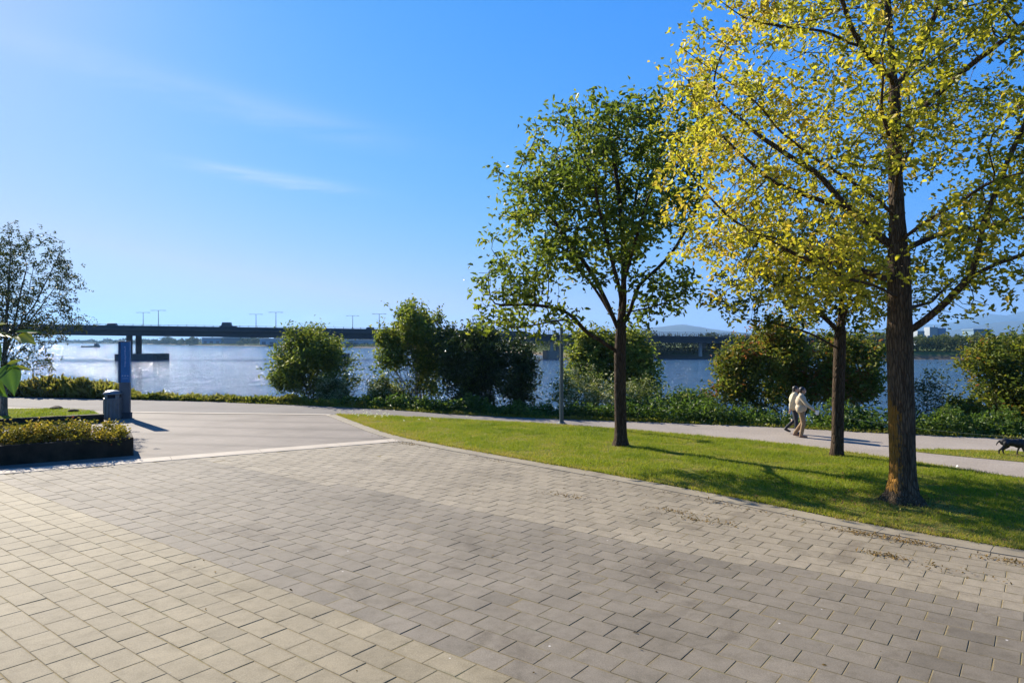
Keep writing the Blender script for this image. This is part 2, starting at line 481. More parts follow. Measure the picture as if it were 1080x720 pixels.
M['coat'] = simple('pale_coat', (0.50, 0.45, 0.31), 0.85, 0, 0.08, 14, 0.35)
M['khaki'] = simple('tan_trousers', (0.25, 0.165, 0.085), 0.9, 0, 0.1, 14, 0.3)
M['navy'] = simple('black_trousers', (0.018, 0.021, 0.03), 0.85, 0, 0.2, 14, 0.3)
M['hair'] = simple('dark_hair', (0.014, 0.010, 0.008), 0.5, 0, 0.3, 40, 0.4)
M['shoe'] = simple('brown_shoe', (0.22, 0.12, 0.07), 0.7)
M['shoe_black'] = simple('black_shoe', (0.02, 0.02, 0.02), 0.6)
M['dog'] = simple('black_dog_coat', (0.004, 0.0038, 0.004), 0.6, 0, 0.4, 30, 0.4)
M['leash'] = simple('pale_green_leash', (0.16, 0.19, 0.12), 0.7)
M['litter'] = leafmat('dry_leaf_litter', [(0, (0.06, 0.04, 0.015)), (0.4, (0.17, 0.105, 0.035)), (0.8, (0.30, 0.19, 0.06)), (1, (0.20, 0.20, 0.05))], 0.2, 1.1, 0.8, 0.1)
M['petal'] = leafmat('white_petals', [(0, (0.7, 0.7, 0.62)), (1, (0.8, 0.8, 0.74))], 0.35, 1.0, 0.6, 0.2)
M['lamp_glass'] = simple('frosted_lamp_cover', (0.62, 0.62, 0.58), 0.35, 0, 0.05)


# ------------------------------------------------------------------ curves
def unit(v):
    return v / np.maximum(np.linalg.norm(v, axis=-1, keepdims=True), 1e-9)


def smooth_line(pts, step=0.4):
    """Catmull-Rom through 2-D points, resampled roughly every step"""
    P = [np.array(p, float) for p in pts]
    P = [2 * P[0] - P[1]] + P + [2 * P[-1] - P[-2]]
    out = []
    for i in range(1, len(P) - 2):
        a, b, c, d = P[i - 1], P[i], P[i + 1], P[i + 2]
        n = max(2, int(np.linalg.norm(c - b) / step))
        for k in range(n):
            u = k / n
            out.append(0.5 * ((2 * b) + (c - a) * u + (2 * a - 5 * b + 4 * c - d) * u * u + (3 * b - a - 3 * c + d) * u ** 3))
    out.append(P[-2])
    return np.array(out)


def offset_line(L, w):
    T = np.gradient(L, axis=0)
    T /= np.linalg.norm(T, axis=1)[:, None]
    return L + np.stack([-T[:, 1], T[:, 0]], 1) * w


def in_poly(X, Y, poly):
    inside = np.zeros(len(X), bool)
    n = len(poly)
    j = n - 1
    for i in range(n):
        xi, yi = poly[i]; xj, yj = poly[j]
        if yi != yj:
            c = ((yi > Y) != (yj > Y)) & (X < (xj - xi) * (Y - yi) / (yj - yi) + xi)
            inside ^= c
        j = i
    return inside


def sheet(name, poly, z, m, parent=None):
    bm = bmesh.new()
    vs = [bm.verts.new((p[0], p[1], z)) for p in poly]
    es = [bm.edges.new((vs[i], vs[(i + 1) % len(vs)])) for i in range(len(vs))]
    bmesh.ops.triangle_fill(bm, edges=es, use_beauty=True)
    for f in bm.faces:
        f.normal_update()
        if f.normal.z < 0: f.normal_flip()
    me = bpy.data.meshes.new(name)
    bm.to_mesh(me); bm.free()
    return link(name, me, m, parent)


kerb_front = smooth_line([(-7.55, 27.75), (-4.3, 21.9), (-2.45, 19.6), (0.0, 17.0), (2.07, 14.9), (3.95, 12.8), (5.1, 11.4), (6.06, 10.4), (7.1, 9.45), (8.6, 8.2), (10.6, 6.6), (13.5, 4.2), (17.5, 0.5), (20, -3)], 0.35)
kerb_back = offset_line(kerb_front, 0.42)
path_low = smooth_line([(-75, 43), (-42, 36.5), (-24, 31.8), (-16.2, 29.2), (-7.4, 28.05), (-2.5, 26.3), (1.7, 24.5), (4.95, 22.3), (8.2, 19.6), (9.9, 17.0), (11.1, 14.8), (12.6, 12.0), (15.0, 8.6), (18.5, 4.0), (24, -3)], 0.5)
path_up = smooth_line([(-78, 48), (-46, 41.5), (-28, 37.2), (-14.1, 33.75), (-5.9, 30.4), (-2.3, 28.2), (2.2, 26.4), (5.8, 25.3), (9.33, 24.0), (11.4, 22.8), (15.75, 21.0), (19.5, 19.0), (26, 15), (40, 4), (48, -4)], 0.5)


def path_upper_y(x):
    return np.interp(x, path_up[:, 0], path_up[:, 1])


# ------------------------------------------------------------------ terrain, water, hills
# far shore distance (m) as a function of bearing tangent (x/y)
SHORE_PX = np.array([-1500, -700, 0, 60, 110, 160, 200, 300, 380, 420, 500, 560, 600, 700, 1000, 1300, 2200])
SHORE_D = np.array([2600, 2600, 2600, 2200, 1700, 1250, 990, 720, 600, 540, 400, 290, 235, 218, 208, 190, 170])


def far_shore(x, y):
    px = 540 + F * x / np.maximum(y, 1e-3)
    return np.interp(px, SHORE_PX, SHORE_D)


def terrain_z(x, y):
    x = np.asarray(x, float); y = np.asarray(y, float)
    edge = path_upper_y(np.clip(x, -78, 48))
    s = y - edge
    near = np.where(s < 0.3, -0.06, np.where(s < 2.2, -0.06 - (s - 0.3) * 0.16, -0.364 - (s - 2.2) * 0.5))
    near = np.maximum(near, -5.0)
    D = far_shore(x, y)
    g = y - D
    k = np.clip(D / 220.0, 1.0, 8.0)
    farz = np.where(g < -8 * k, -5.0, np.where(g < 6 * k, -5.0 + (g + 8 * k) / k * 0.34, -0.24 + np.clip((g - 6 * k) / (60 * k), 0, 1) * 1.2))
    return np.where(y > 90, np.maximum(near, farz), near)


def build_terrain():
    ang = np.radians(np.concatenate([np.arange(-180, -48, 6), np.arange(-48, 50, 0.75), np.arange(50, 180, 6)]))
    rad = np.concatenate([np.linspace(0.5, 20, 12), np.linspace(21, 60, 60), np.linspace(63, 150, 20), np.linspace(155, 330, 60), np.geomspace(340, 2600, 70), np.geomspace(2750, 9000, 10)])
    V = [(0, 0, -0.06)]
    for r in rad:
        x = r * np.sin(ang); y = r * np.cos(ang)
        z = terrain_z(x, y)
        V += list(zip(x, y, z))
    n = len(ang)
    Fq, Ft = [], []
    for k in range(n):
        Ft.append((0, 1 + (k + 1) % n, 1 + k))
    for i in range(len(rad) - 1):
        a = 1 + i * n + np.arange(n); b = 1 + i * n + (np.arange(n) + 1) % n
        Fq.append(np.stack([a, b, b + n, a + n], 1))
    o = np_mesh('terrain', V, [np.array(Ft), np.concatenate(Fq)], M['terrain'])
    bm = bmesh.new(); bm.from_mesh(o.data)
    bmesh.ops.recalc_face_normals(bm, faces=bm.faces)
    bm.faces.ensure_lookup_table()
    if bm.faces[0].normal.z < 0: bmesh.ops.reverse_faces(bm, faces=bm.faces)
    bm.to_mesh(o.data); bm.free()
    tag(o, 'grassy ground and river banks reaching to the horizon', None, None, 'structure')


build_terrain()
wv = MB()
wv.add([(-9000, 20, WATER), (9000, 20, WATER), (9000, 9000, WATER), (-9000, 9000, WATER)], [(0, 1, 2, 3)])
water = wv.build('water', M['water'])
tag(water, 'blue rippled river water', None, None, 'structure')


def build_hills():
    def ridge(name, D, prof, depth):
        V, Fq = [], []
        n = len(prof)
        xs = np.linspace(prof[0][0], prof[-1][0], 220)
        hs = np.interp(xs, [p[0] for p in prof], [p[1] for p in prof])
        rows = 9
        for j in range(rows):
            u = j / (rows - 1)
            sh = math.sin(PI * u) ** 0.8
            for x, h in zip(xs, hs):
                X = (x - 540) / F * D
                nz = 1 + 0.14 * mnoise.fractal(Vector((X * 0.0022, j * 0.7, D * 0.01)), 1.0, 2.0, 5)
                V.append((X, D - depth / 2 + u * depth, h / F * D * sh * nz - 4 + 3 * sh))
        m = len(xs)
        for j in range(rows - 1):
            a = j * m + np.arange(m - 1)
            Fq.append(np.stack([a, a + 1, a + m + 1, a + m], 1))
        o = np_mesh(name, V, np.concatenate(Fq), M['hill'], smooth=True)
        tag(o, None, None, None, 'structure')
        return o
    a = ridge('hills', 5200, [(640, 0), (680, 14), (715, 19), (745, 15), (780, 10), (860, 5), (960, 6), (1000, 11), (1040, 18), (1085, 24), (1150, 30), (1300, 34), (1500, 20), (1700, 0)], 1500)
    b = ridge('mountains', 7400, [(600, 0), (700, 7), (860, 10), (960, 15), (1010, 22), (1040, 29), (1060, 27), (1100, 36), (1200, 42), (1400, 40), (1700, 0)], 1500)
    c = ridge('wooded_ridge', 1800, [(930, 0), (945, 6.0), (970, 7.5), (1000, 7), (1030, 8), (1075, 7), (1120, 8), (1250, 8), (1500, 5), (1600, 0)], 240)


build_hills()

# ------------------------------------------------------------------ plaza paving
Adir = np.array([-0.806, 0.592]); Bdir = np.array([0.592, 0.806])
th = R(-1.6)
rot = np.array([[math.cos(th), -math.sin(th)], [math.sin(th), math.cos(th)]])
Adir = rot @ Adir; Bdir = rot @ Bdir
strip_front = [(-40.0, -1.3), (-9.3, 17.0), (-3.35, 20.75)]
strip_dir = np.array([0.852, 0.524])
sp0 = np.array([-3.25, 20.55])           # right end, front edge of the pale strip
plaza_poly = [tuple(p) for p in kerb_front[kerb_front[:, 1] < 20.5]] + [(20, -6), (-26, -6), tuple(sp0 - strip_dir * 26), tuple(sp0)]


def build_pavers():
    pl, pw, gap = 0.42, 0.31, 0.0055
    T0, T1, S0, S1 = -16.0, 24.0, -12.0, 16.0
    recs = []
    ns = int((S1 - S0) / pw)
    nt = int((T1 - T0) / pl)
    # the left boundary sits at row s=4.8
    for i in range(ns):
        s = 4.82 - 54 * pw + (i + 0.5) * pw
        off = (i % 2) * 0.5 * pl + rng.normal(0, 0.006)
        for j in range(nt):
            recs.append((T0 + j * pl + off, s))
    recs = np.array(recs)
    C = recs[:, :1] * Adir + recs[:, 1:] * Bdir
    poly = np.array(plaza_poly)
    ok = in_poly(C[:, 0], C[:, 1], poly) | in_poly(C[:, 0] + 0.25, C[:, 1] + 0.1, poly) | in_poly(C[:, 0] - 0.2, C[:, 1] - 0.2, poly)
    ok &= (C[:, 1] > -3.5) & (C[:, 0] > -21) & (C[:, 0] < 14)
    recs, C = recs[ok], C[ok]
    N = len(C)
    t_, s_ = recs[:, 0], recs[:, 1]
    right_edge = 9.42 - 0.036 * t_
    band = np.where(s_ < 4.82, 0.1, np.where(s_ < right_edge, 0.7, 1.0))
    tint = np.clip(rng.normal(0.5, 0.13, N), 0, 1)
    odd = rng.random(N)
    tint = np.where(odd < 0.04, tint - 0.3, np.where(odd > 0.96, tint + 0.3, tint))
    # a relaid patch of paler pavers inside the dark band
    G = np.stack([C[:, 0] + 1.9, C[:, 1] - 10.6], 1)
    patch = (np.abs(G @ Adir) < 0.8) & (np.abs(G @ Bdir) < 0.5)
    tint = np.where(patch, 0.95, tint)
    tint = np.clip(tint, 0, 1)
    hz = rng.normal(0, 0.001, N)
    tx, ty = rng.normal(0, 0.0035, N), rng.normal(0, 0.0035, N)
    a, b, bv = (pl - gap) / 2, (pw - gap) / 2, 0.005
    ja = rng.normal(0, 0.0015, (N, 2))
    ang = rng.normal(0, 0.004, N)
    V = np.zeros((N, 16, 3))
    k = 0
    for (ax, bx, z) in ((a, b, -0.03), (a, b, -0.004), (a - bv, b - bv, 0.0), (a - 0.035, b - 0.035, 0.0003)):
        for su, sv in ((1, -1), (1, 1), (-1, 1), (-1, -1)):
            u = su * ax + ja[:, 0]; vv = sv * bx + ja[:, 1]
            u2 = u - vv * ang; v2 = vv + u * ang
            V[:, k, 0] = C[:, 0] + u2 * Adir[0] + v2 * Bdir[0]
            V[:, k, 1] = C[:, 1] + u2 * Adir[1] + v2 * Bdir[1]
            V[:, k, 2] = z + hz + su * tx * ax + sv * ty * bx - 0.001
            k += 1
    base = np.arange(N)[:, None] * 16
    fs = []
    for ring in (0, 4, 8):
        for q in range(4):
            p2 = (q + 1) % 4
            fs.append([ring + q, ring + p2, ring + 4 + p2, ring + 4 + q])
    fs.append([12, 13, 14, 15])
    Fq = np.concatenate([base + np.array(f)[None, :] for f in fs])
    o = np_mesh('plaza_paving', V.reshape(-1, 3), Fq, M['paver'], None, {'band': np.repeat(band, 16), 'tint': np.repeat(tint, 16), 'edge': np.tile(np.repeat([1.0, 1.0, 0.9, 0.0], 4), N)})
    bm = bmesh.new(); bm.from_mesh(o.data); bmesh.ops.recalc_face_normals(bm, faces=bm.faces); bm.to_mesh(o.data); bm.free()
    tag(o, 'concrete block paving in a dark band between two pale bands', None, None, 'structure')


build_pavers()
o = sheet('plaza_bedding', [tuple(p) for p in offset_line(kerb_front, 0.2)[::-1]] [:-1] + [], -0.02, M['sand']) if False else sheet('plaza_bedding', [(p[0], p[1]) for p in offset_line(kerb_front, 0.2)[10:]] + [(16, -6), (-26, -6), tuple(sp0 - strip_dir * 26 + np.array([0.1, 0.3])), tuple(sp0 + np.array([0, 0.3]))], -0.005, M['sand'])
tag(o, 'sandy bedding showing in the paving joints', None, None, 'structure')

# pale concrete strip
sn = np.array([-strip_dir[1], strip_dir[0]])
b = MB()
p0, p1 = sp0 + strip_dir * 0.3, sp0 - strip_dir * 26
seg = 12
for k in range(seg):
    q0 = p0 + (p1 - p0) * (k / seg); q1 = p0 + (p1 - p0) * ((k + 1) / seg) - (p1 - p0) / np.linalg.norm(p1 - p0) * 0.008
    b.prism([q1, q0, q0 + sn * 0.62, q1 + sn * 0.62], -0.05, 0.011)
o = b.build('concrete_strip', M['concrete_pale'], None, 0.006)
tag(o, 'pale concrete strip crossing the plaza', None, None, 'structure')

# far plaza sheet
kf = kerb_front[kerb_front[:, 1] >= 20.9]
far_poly = [tuple(p) for p in (sp0 + sn * 0.6 + strip_dir * 0.3, sp0 + sn * 0.6 - strip_dir * 30)] + [(-48, 10), (-50, 37.6)]
pl_l = path_low[(path_low[:, 0] > -50) & (path_low[:, 0] < -7.7)]
far_poly += [(p[0], p[1] + 0.3) for p in pl_l] + [(p[0] + 0.15, p[1]) for p in kf]
o = sheet('plaza_concrete', far_poly, -0.004, M['worn'])
tag(o, 'worn grey concrete area between the plaza strip and the path', None, None, 'structure')

# edging line between plaza concrete and path
b = MB()
ed = path_low[(path_low[:, 0] > -17.0) & (path_low[:, 0] < -7.3)]
eo = offset_line(ed, -0.30)
n = len(ed)
b.add([(p[0], p[1], 0.012) for p in ed] + [(p[0], p[1], 0.012) for p in eo], [(k, n + k, n + k + 1, k + 1) for k in range(n - 1)])
o = b.build('concrete_edging', M['concrete_pale'])
tag(o, 'pale concrete edging along the path', None, None, 'structure')

# path
pp = [tuple(p) for p in path_low] + [tuple(p) for p in path_up[::-1]]
o = sheet('path', pp, 0.004, M['path'])
tag(o, 'riverside path of asphalt turning into pale gravel', None, None, 'structure')

# kerb
def ribbon(name, L0, L1, z0, z1, m):
    n = len(L0)
    V = [(p[0], p[1], z0) for p in L0] + [(p[0], p[1], z1) for p in L0] + [(p[0], p[1], z1) for p in L1] + [(p[0], p[1], z0) for p in L1]
    Fq = []
    for k in range(n - 1):
        for r_ in range(3):
            a_ = r_ * n + k
            Fq.append((a_, a_ + 1, a_ + n + 1, a_ + n))
    b = MB(); b.add(V, Fq)
    return b.build(name, m)


kb = MB()
fine_front = kerb_front
acc = 0
i0 = 0
kf_, kb_ = kerb_front, kerb_back
for i in range(0, len(kf_) - 4, 4):
    j = min(i + 4, len(kf_) - 1)
    idx = list(range(i, j + 1))
    poly = [kf_[k] for k in idx] + [kb_[k] for k in reversed(idx)]
    # small gap between castings
    e = (kf_[j] - kf_[j - 1]); e /= np.linalg.norm(e)
    poly[len(idx) - 1] = poly[len(idx) - 1] - e * 0.004
    poly[len(idx)] = poly[len(idx)] - e * 0.004
    kb.prism([tuple(p) for p in reversed(poly)] if False else [tuple(p) for p in poly], -0.06, 0.014)
o = kb.build('kerb', M['kerb'], None, 0.008)
tag(o, 'wide low concrete kerb between paving and lawn', None, None, 'structure')

# lawn
lawn_poly = [tuple(p) for p in kerb_back] + [tuple(p) for p in path_low[path_low[:, 0] > -7.2][::-1]]
o = sheet('lawn', lawn_poly, 0.022, M['lawn'])
tag(o, 'mown green lawn between the kerb and the path', None, None, 'structure')
island_poly = smooth_line([(10.95, 18.95), (12.6, 18.9), (14.2, 18.4), (18, 16.5), (22, 13.5), (22, 12.3), (17, 14.2), (13.6, 16.3), (11.9, 17.6), (11.0, 18.5), (10.95, 18.95)], 0.4)[:-1]
o = sheet('grass_island', [tuple(p) for p in island_poly], 0.012, M['lawn'])
tag(o, 'thin grass patch in the gravel path', None, None, 'structure')
bed_poly = smooth_line([(-15.3, 25.2), (-15.9, 26.4), (-17.2, 28.1), (-18.4, 29.0), (-20.2, 29.4), (-23, 28.9), (-28, 28.5)], 0.5)
bed_poly = [tuple(p) for p in bed_poly] + [(-40, 26), (-40, 10.2)]
bed = MB(); bed.prism([tuple(p) for p in bed_poly], -0.05, 0.12)
o = bed.build('lawn_bed', M['lawn'])
tag(o, 'raised lawn bed behind the planter', None, None, 'structure')


# ------------------------------------------------------------------ grass blades
def grass(name, poly, dens, hmin, hmax, wid, z, m, label, kind='stuff', tintf=None, nearfall=False):
    P = np.array(poly)
    x0, y0 = P.min(0); x1, y1 = P.max(0)
    n = int((x1 - x0) * (y1 - y0) * dens)
    X = rng.uniform(x0, x1, n); Y = rng.uniform(y0, y1, n)
    ok = in_poly(X, Y, P) & (Y > 3) & (np.abs(X) < Y * 0.95 + 2)
    ok &= rng.random(n) > 0.85 * np.exp(-(np.hypot(X - 7.28, Y - 12.6) / 0.62) ** 2)
    ok &= rng.random(n) > 0.7 * np.exp(-(np.hypot(X - 3.14, Y - 19.6) / 0.5) ** 2)
    X, Y = X[ok], Y[ok]
    n = len(X)
    a = rng.uniform(0, 2 * PI, n)
    h = rng.uniform(hmin, hmax, n) * (0.75 + 0.5 * rng.random(n))
    pn = np.array([mnoise.noise(Vector((x * 0.9, y * 0.9, 3.3))) + 0.6 * mnoise.noise(Vector((x * 3.1, y * 3.1, 9.3))) for x, y in zip(X, Y)])
    h *= 1 + 0.6 * pn
    thin = np.array([mnoise.noise(Vector((x * 1.6, y * 1.6, 21.0))) for x, y in zip(X, Y)])
    h *= np.where((thin < -0.32), 0.45, 1.0)
    pn = pn - np.where(thin < -0.32, 0.55, 0.0)
    lean = rng.normal(0, 0.55, (n, 2)) * h[:, None]
    ux, uy = np.cos(a) * wid / 2, np.sin(a) * wid / 2
    V = np.zeros((n, 3, 3))
    V[:, 0] = np.stack([X - ux, Y - uy, np.full(n, z)], 1)
    V[:, 1] = np.stack([X + ux, Y + uy, np.full(n, z)], 1)
    V[:, 2] = np.stack([X + lean[:, 0], Y + lean[:, 1], z + h], 1)
    tint = np.clip(0.52 + 0.42 * pn + rng.normal(0, 0.17, n), 0, 1)
    if tintf is not None: tint = np.clip(tint + tintf(X, Y), 0, 1)
    o = np_mesh(name, V.reshape(-1, 3), np.arange(n * 3).reshape(-1, 3), m, None, {'tint': np.repeat(tint, 3)})
    return tag(o, label, None, None, kind)


def dist_to_line(X, Y, L):
    d = np.full(len(X), 1e9)
    for p in L:
        d = np.minimum(d, np.hypot(X - p[0], Y - p[1]))
    return d


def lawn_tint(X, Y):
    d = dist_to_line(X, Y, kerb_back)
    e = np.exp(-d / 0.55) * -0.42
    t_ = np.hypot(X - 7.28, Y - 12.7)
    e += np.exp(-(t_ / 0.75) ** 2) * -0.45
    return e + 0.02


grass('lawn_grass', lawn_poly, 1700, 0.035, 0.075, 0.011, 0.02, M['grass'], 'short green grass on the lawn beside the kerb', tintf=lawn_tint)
grass('island_grass', [tuple(p) for p in island_poly], 900, 0.03, 0.06, 0.014, 0.01, M['grass'], 'thin yellowing grass in the gravel path', tintf=lambda X, Y: -0.25)
grass('bed_grass', bed_poly, 500, 0.03, 0.07, 0.02, 0.118, M['grass'], 'short green grass on the raised bed', tintf=lambda X, Y: 0.08)


def edge_blades(name, L, spread_, off, per_m, hmin, hmax, wid, z, m, label):
    seg = np.linalg.norm(np.diff(L, axis=0), axis=1)
    k = np.repeat(np.arange(len(seg)), rng.poisson(seg * per_m))
    u = rng.random(len(k))[:, None]
    T_ = unit(np.diff(L, axis=0))[k]
    N_ = np.stack([-T_[:, 1], T_[:, 0]], 1)
    wob = np.array([mnoise.noise(Vector((p[0] * 1.7, p[1] * 1.7, 4.0))) for p in L])[k]
    P = L[k] * (1 - u) + L[k + 1] * u + N_ * (rng.normal(0, spread_, len(k)) + off + 0.05 * wob)[:, None]
    n = len(P)
    a = rng.uniform(0, 2 * PI, n); h = rng.uniform(hmin, hmax, n)
    lean = rng.normal(0, 0.6, (n, 2)) * h[:, None] - N_ * (h * 0.35)[:, None]
    V = np.zeros((n, 3, 3))
    V[:, 0] = np.stack([P[:, 0] - np.cos(a) * wid / 2, P[:, 1] - np.sin(a) * wid / 2, np.full(n, z)], 1)
    V[:, 1] = np.stack([P[:, 0] + np.cos(a) * wid / 2, P[:, 1] + np.sin(a) * wid / 2, np.full(n, z)], 1)
    V[:, 2] = np.stack([P[:, 0] + lean[:, 0], P[:, 1] + lean[:, 1], z + h], 1)
    tint = np.clip(0.22 + 0.3 * wob + rng.normal(0, 0.18, n), 0, 1)
    o = np_mesh(name, V.reshape(-1, 3), np.arange(n * 3).reshape(-1, 3), m, None, {'tint': np.repeat(tint, 3)})
    return tag(o, label, None, None, 'stuff')


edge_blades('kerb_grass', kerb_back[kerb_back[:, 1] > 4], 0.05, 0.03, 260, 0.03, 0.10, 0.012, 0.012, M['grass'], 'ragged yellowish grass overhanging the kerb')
edge_blades('path_edge_grass', path_low[(path_low[:, 0] > -7) & (path_low[:, 0] < 14)], 0.07, -0.02, 170, 0.03, 0.09, 0.016, 0.008, M['grass'], 'ragged grass along the near edge of the path')

# ------------------------------------------------------------------ foliage


def leaves(name, P, size, tint, m, parent=None, elong=1.5, down=0.25, flat=0.5, fold=0.18):
    n = len(P)
    d = rng.normal(0, 1, (n, 3)); d[:, 2] = d[:, 2] * 0.7 - down
    d = unit(d)
    nn = rng.normal(0, 1, (n, 3)); nn[:, 2] += flat * 2
    nn = unit(nn - (nn * d).sum(1, keepdims=True) * d)
    s = np.cross(d, nn)
    L = np.asarray(size).reshape(-1, 1) * np.ones((n, 1))
    Wd = L / elong
    cv = rng.uniform(-0.05, 0.35, (n, 1))          # each leaf curls by its own amount
    fo = fold * rng.uniform(0.4, 1.8, (n, 1))
    tw = rng.uniform(-0.15, 0.15, (n, 1))
    V = np.zeros((n, 6, 3))
    V[:, 0] = P
    V[:, 1] = P + d * L * 0.30 - s * Wd * 0.38 + nn * L * (fo - 0.02)
    V[:, 2] = P + d * L * 0.66 - s * Wd * 0.28 + nn * L * (fo * 0.9 - cv * 0.35 + tw)
    V[:, 3] = P + d * L - nn * L * cv
    V[:, 4] = P + d * L * 0.66 + s * Wd * 0.28 + nn * L * (fo * 0.9 - cv * 0.35 - tw)
    V[:, 5] = P + d * L * 0.30 + s * Wd * 0.38 + nn * L * (fo - 0.02)
    base = np.arange(n)[:, None] * 6
    Ft = np.concatenate([base + np.array(f_)[None] for f_ in ([0, 1, 2], [0, 2, 3], [0, 3, 4], [0, 4, 5])])
    return np_mesh(name, V.reshape(-1, 3), Ft, m, parent, {'tint': np.repeat(np.clip(tint, 0, 1), 6)})


def tubes_from(nodes, par, rad, name, m, parent, flare=None, min_r=0.0):
    n = len(nodes)
    kids = [[] for _ in range(n)]
    for i in range(n):
        if par[i] >= 0: kids[par[i]].append(i)
    V, Fq = [], []

    def chain(start):
        c = [start]
        while kids[c[-1]]:
            ks = sorted(kids[c[-1]], key=lambda k: -rad[k])
            for k in ks[1:]: todo.append((c[-1], k))
            c.append(ks[0])
        return c

    todo = [(-1, 0)]
    while todo:
        p, s0 = todo.pop()
        c = chain(s0)
        pts = [nodes[i] for i in c]; rs = [rad[i] for i in c]
        if p >= 0:
            pts = [nodes[p]] + pts; rs = [min(rad[p], rad[c[0]] * 1.15)] + rs
        if len(pts) < 2 or max(rs) < min_r: continue
        pts = np.array(pts)
        if len(pts) > 3:
            q = pts.copy(); q[1:-1] = 0.25 * pts[:-2] + 0.5 * pts[1:-1] + 0.25 * pts[2:]
            pts = q
        mr = max(rs)
        k = 18 if mr > 0.12 else 8 if mr > 0.04 else 5 if mr > 0.014 else 3
        T = unit(np.gradient(pts, axis=0))
        u = np.cross(T[0], [0.31, 0.95, 0.1]); u /= np.linalg.norm(u)
        b0 = len(V)
        for i in range(len(pts)):
            u = u - (u @ T[i]) * T[i]; u /= max(np.linalg.norm(u), 1e-9)
            w = np.cross(T[i], u)
            for j in range(k):
                a = 2 * PI * j / k
                r = rs[i]
                if mr > 0.12:
                    r *= 1 + 0.05 * mnoise.noise(Vector((math.cos(a) * 1.5, math.sin(a) * 1.5, pts[i][2] * 1.3 + 5)))
                    if flare:
                        h = max(0.0, pts[i][2] - nodes[0][2])
                        r *= 1 + flare * math.exp(-h / 0.20) * (1 + 0.35 * math.cos(5 * a + 0.7) + 0.2 * math.cos(3 * a))
                V.append(pts[i] + (u * math.cos(a) + w * math.sin(a)) * r)
        for i in range(len(pts) - 1):
            for j in range(k):
                a_, b_ = b0 + i * k + j, b0 + i * k + (j + 1) % k
                Fq.append((a_, b_, b_ + k, a_ + k))
    return np_mesh(name, np.array(V), np.array(Fq), m, parent, smooth=True)


def resample(poly, step):
    poly = np.array(poly, float)
    out = [poly[0]]
    for a, b in zip(poly[:-1], poly[1:]):
        n = max(1, int(round(np.linalg.norm(b - a) / step)))
        for k in range(1, n + 1): out.append(a + (b - a) * k / n)
    return np.array(out)


def grow(seeds, attr, step, infl, kill, iters=90, jitter=0.12, droop=0.0):
    nodes, par = [], []
    for si, poly in enumerate(seeds):
        pts = resample(poly, step)
        if si:
            # gentle wobble so limbs are not ruler-straight
            w = np.cumsum(rng.normal(0, step * 0.09, pts.shape), axis=0)
            w[:, 2] *= 0.6
            pts = pts + w - w[0]
        start = 0
        if si == 0:
            nodes.append(pts[0]); par.append(-1); start = 1; last = 0
        else:
            N = np.array(nodes)
            last = int(np.argmin(((N - pts[0]) ** 2).sum(1)))
        for p in pts[start:]:
            nodes.append(p); par.append(last); last = len(nodes) - 1
    nodes = np.array(nodes); par = list(par)
    nseed = len(nodes)
    alive = np.ones(len(attr), bool)
    bd = np.full(len(attr), 1e9); bi = np.zeros(len(attr), int)

    def upd(i0):
        for c0 in range(i0, len(nodes), 400):
            blk = nodes[c0:c0 + 400]
            D = ((attr[:, None, :] - blk[None]) ** 2).sum(2)
            k = D.argmin(1); dd = D[np.arange(len(attr)), k]
            m = dd < bd
            bd[m] = dd[m]; bi[m] = k[m] + c0

    upd(0)
    for it in range(iters):
        alive &= bd > kill * kill
        act = alive & (bd < infl * infl)
        if not act.any(): break
        idx = bi[act]
        vec = unit(attr[act] - nodes[idx])
        uniq, inv = np.unique(idx, return_inverse=True)
        S = np.zeros((len(uniq), 3)); np.add.at(S, inv, vec)
        S = unit(S + rng.normal(0, jitter, S.shape))
        S[:, 2] -= droop
        new = nodes[uniq] + unit(S) * step
        i0 = len(nodes)
        nodes = np.concatenate([nodes, new]); par += list(uniq)
        old = bd.copy()
        upd(i0)
        # attractors that cannot be approached are dropped
        stuck = act & (bd >= old - 1e-6)
        alive[stuck & (rng.random(len(attr)) < 0.35)] = False
    return nodes, np.array(par), nseed


def lumps_points(lumps, n, seed=0.0, gap=0.0, freq=0.7, shell=0.35):
    """points in a union of ellipsoids (centre, radii, weight); noise holes when gap>0"""
    wts = np.array([l[1][0] * l[1][1] * l[1][2] * (l[2] if len(l) > 2 else 1) for l in lumps]); wts /= wts.sum()
    out = []
    tries = 0
    while len(out) < n and tries < 60:
        tries += 1
        k = rng.choice(len(lumps), n, p=wts)
        d = unit(rng.normal(0, 1, (n, 3)))
        r = rng.random(n) ** shell
        for i in range(n):
            l = lumps[k[i]]
            dd = d[i]
            bump = 1 + 0.36 * mnoise.noise(Vector(dd * 1.8) + Vector((seed, k[i] * 3.7, 0))) + 0.2 * mnoise.noise(Vector(dd * 4.5) + Vector((seed, k[i] * 3.7, 4)))
            p = np.array(l[0]) + dd * np.array(l[1]) * r[i] * bump
            if gap > -1 and mnoise.noise(Vector(p * freq) + Vector((seed * 2.1, 7.7, seed))) < gap: continue
            out.append(p)
            if len(out) >= n: break
    return np.array(out)


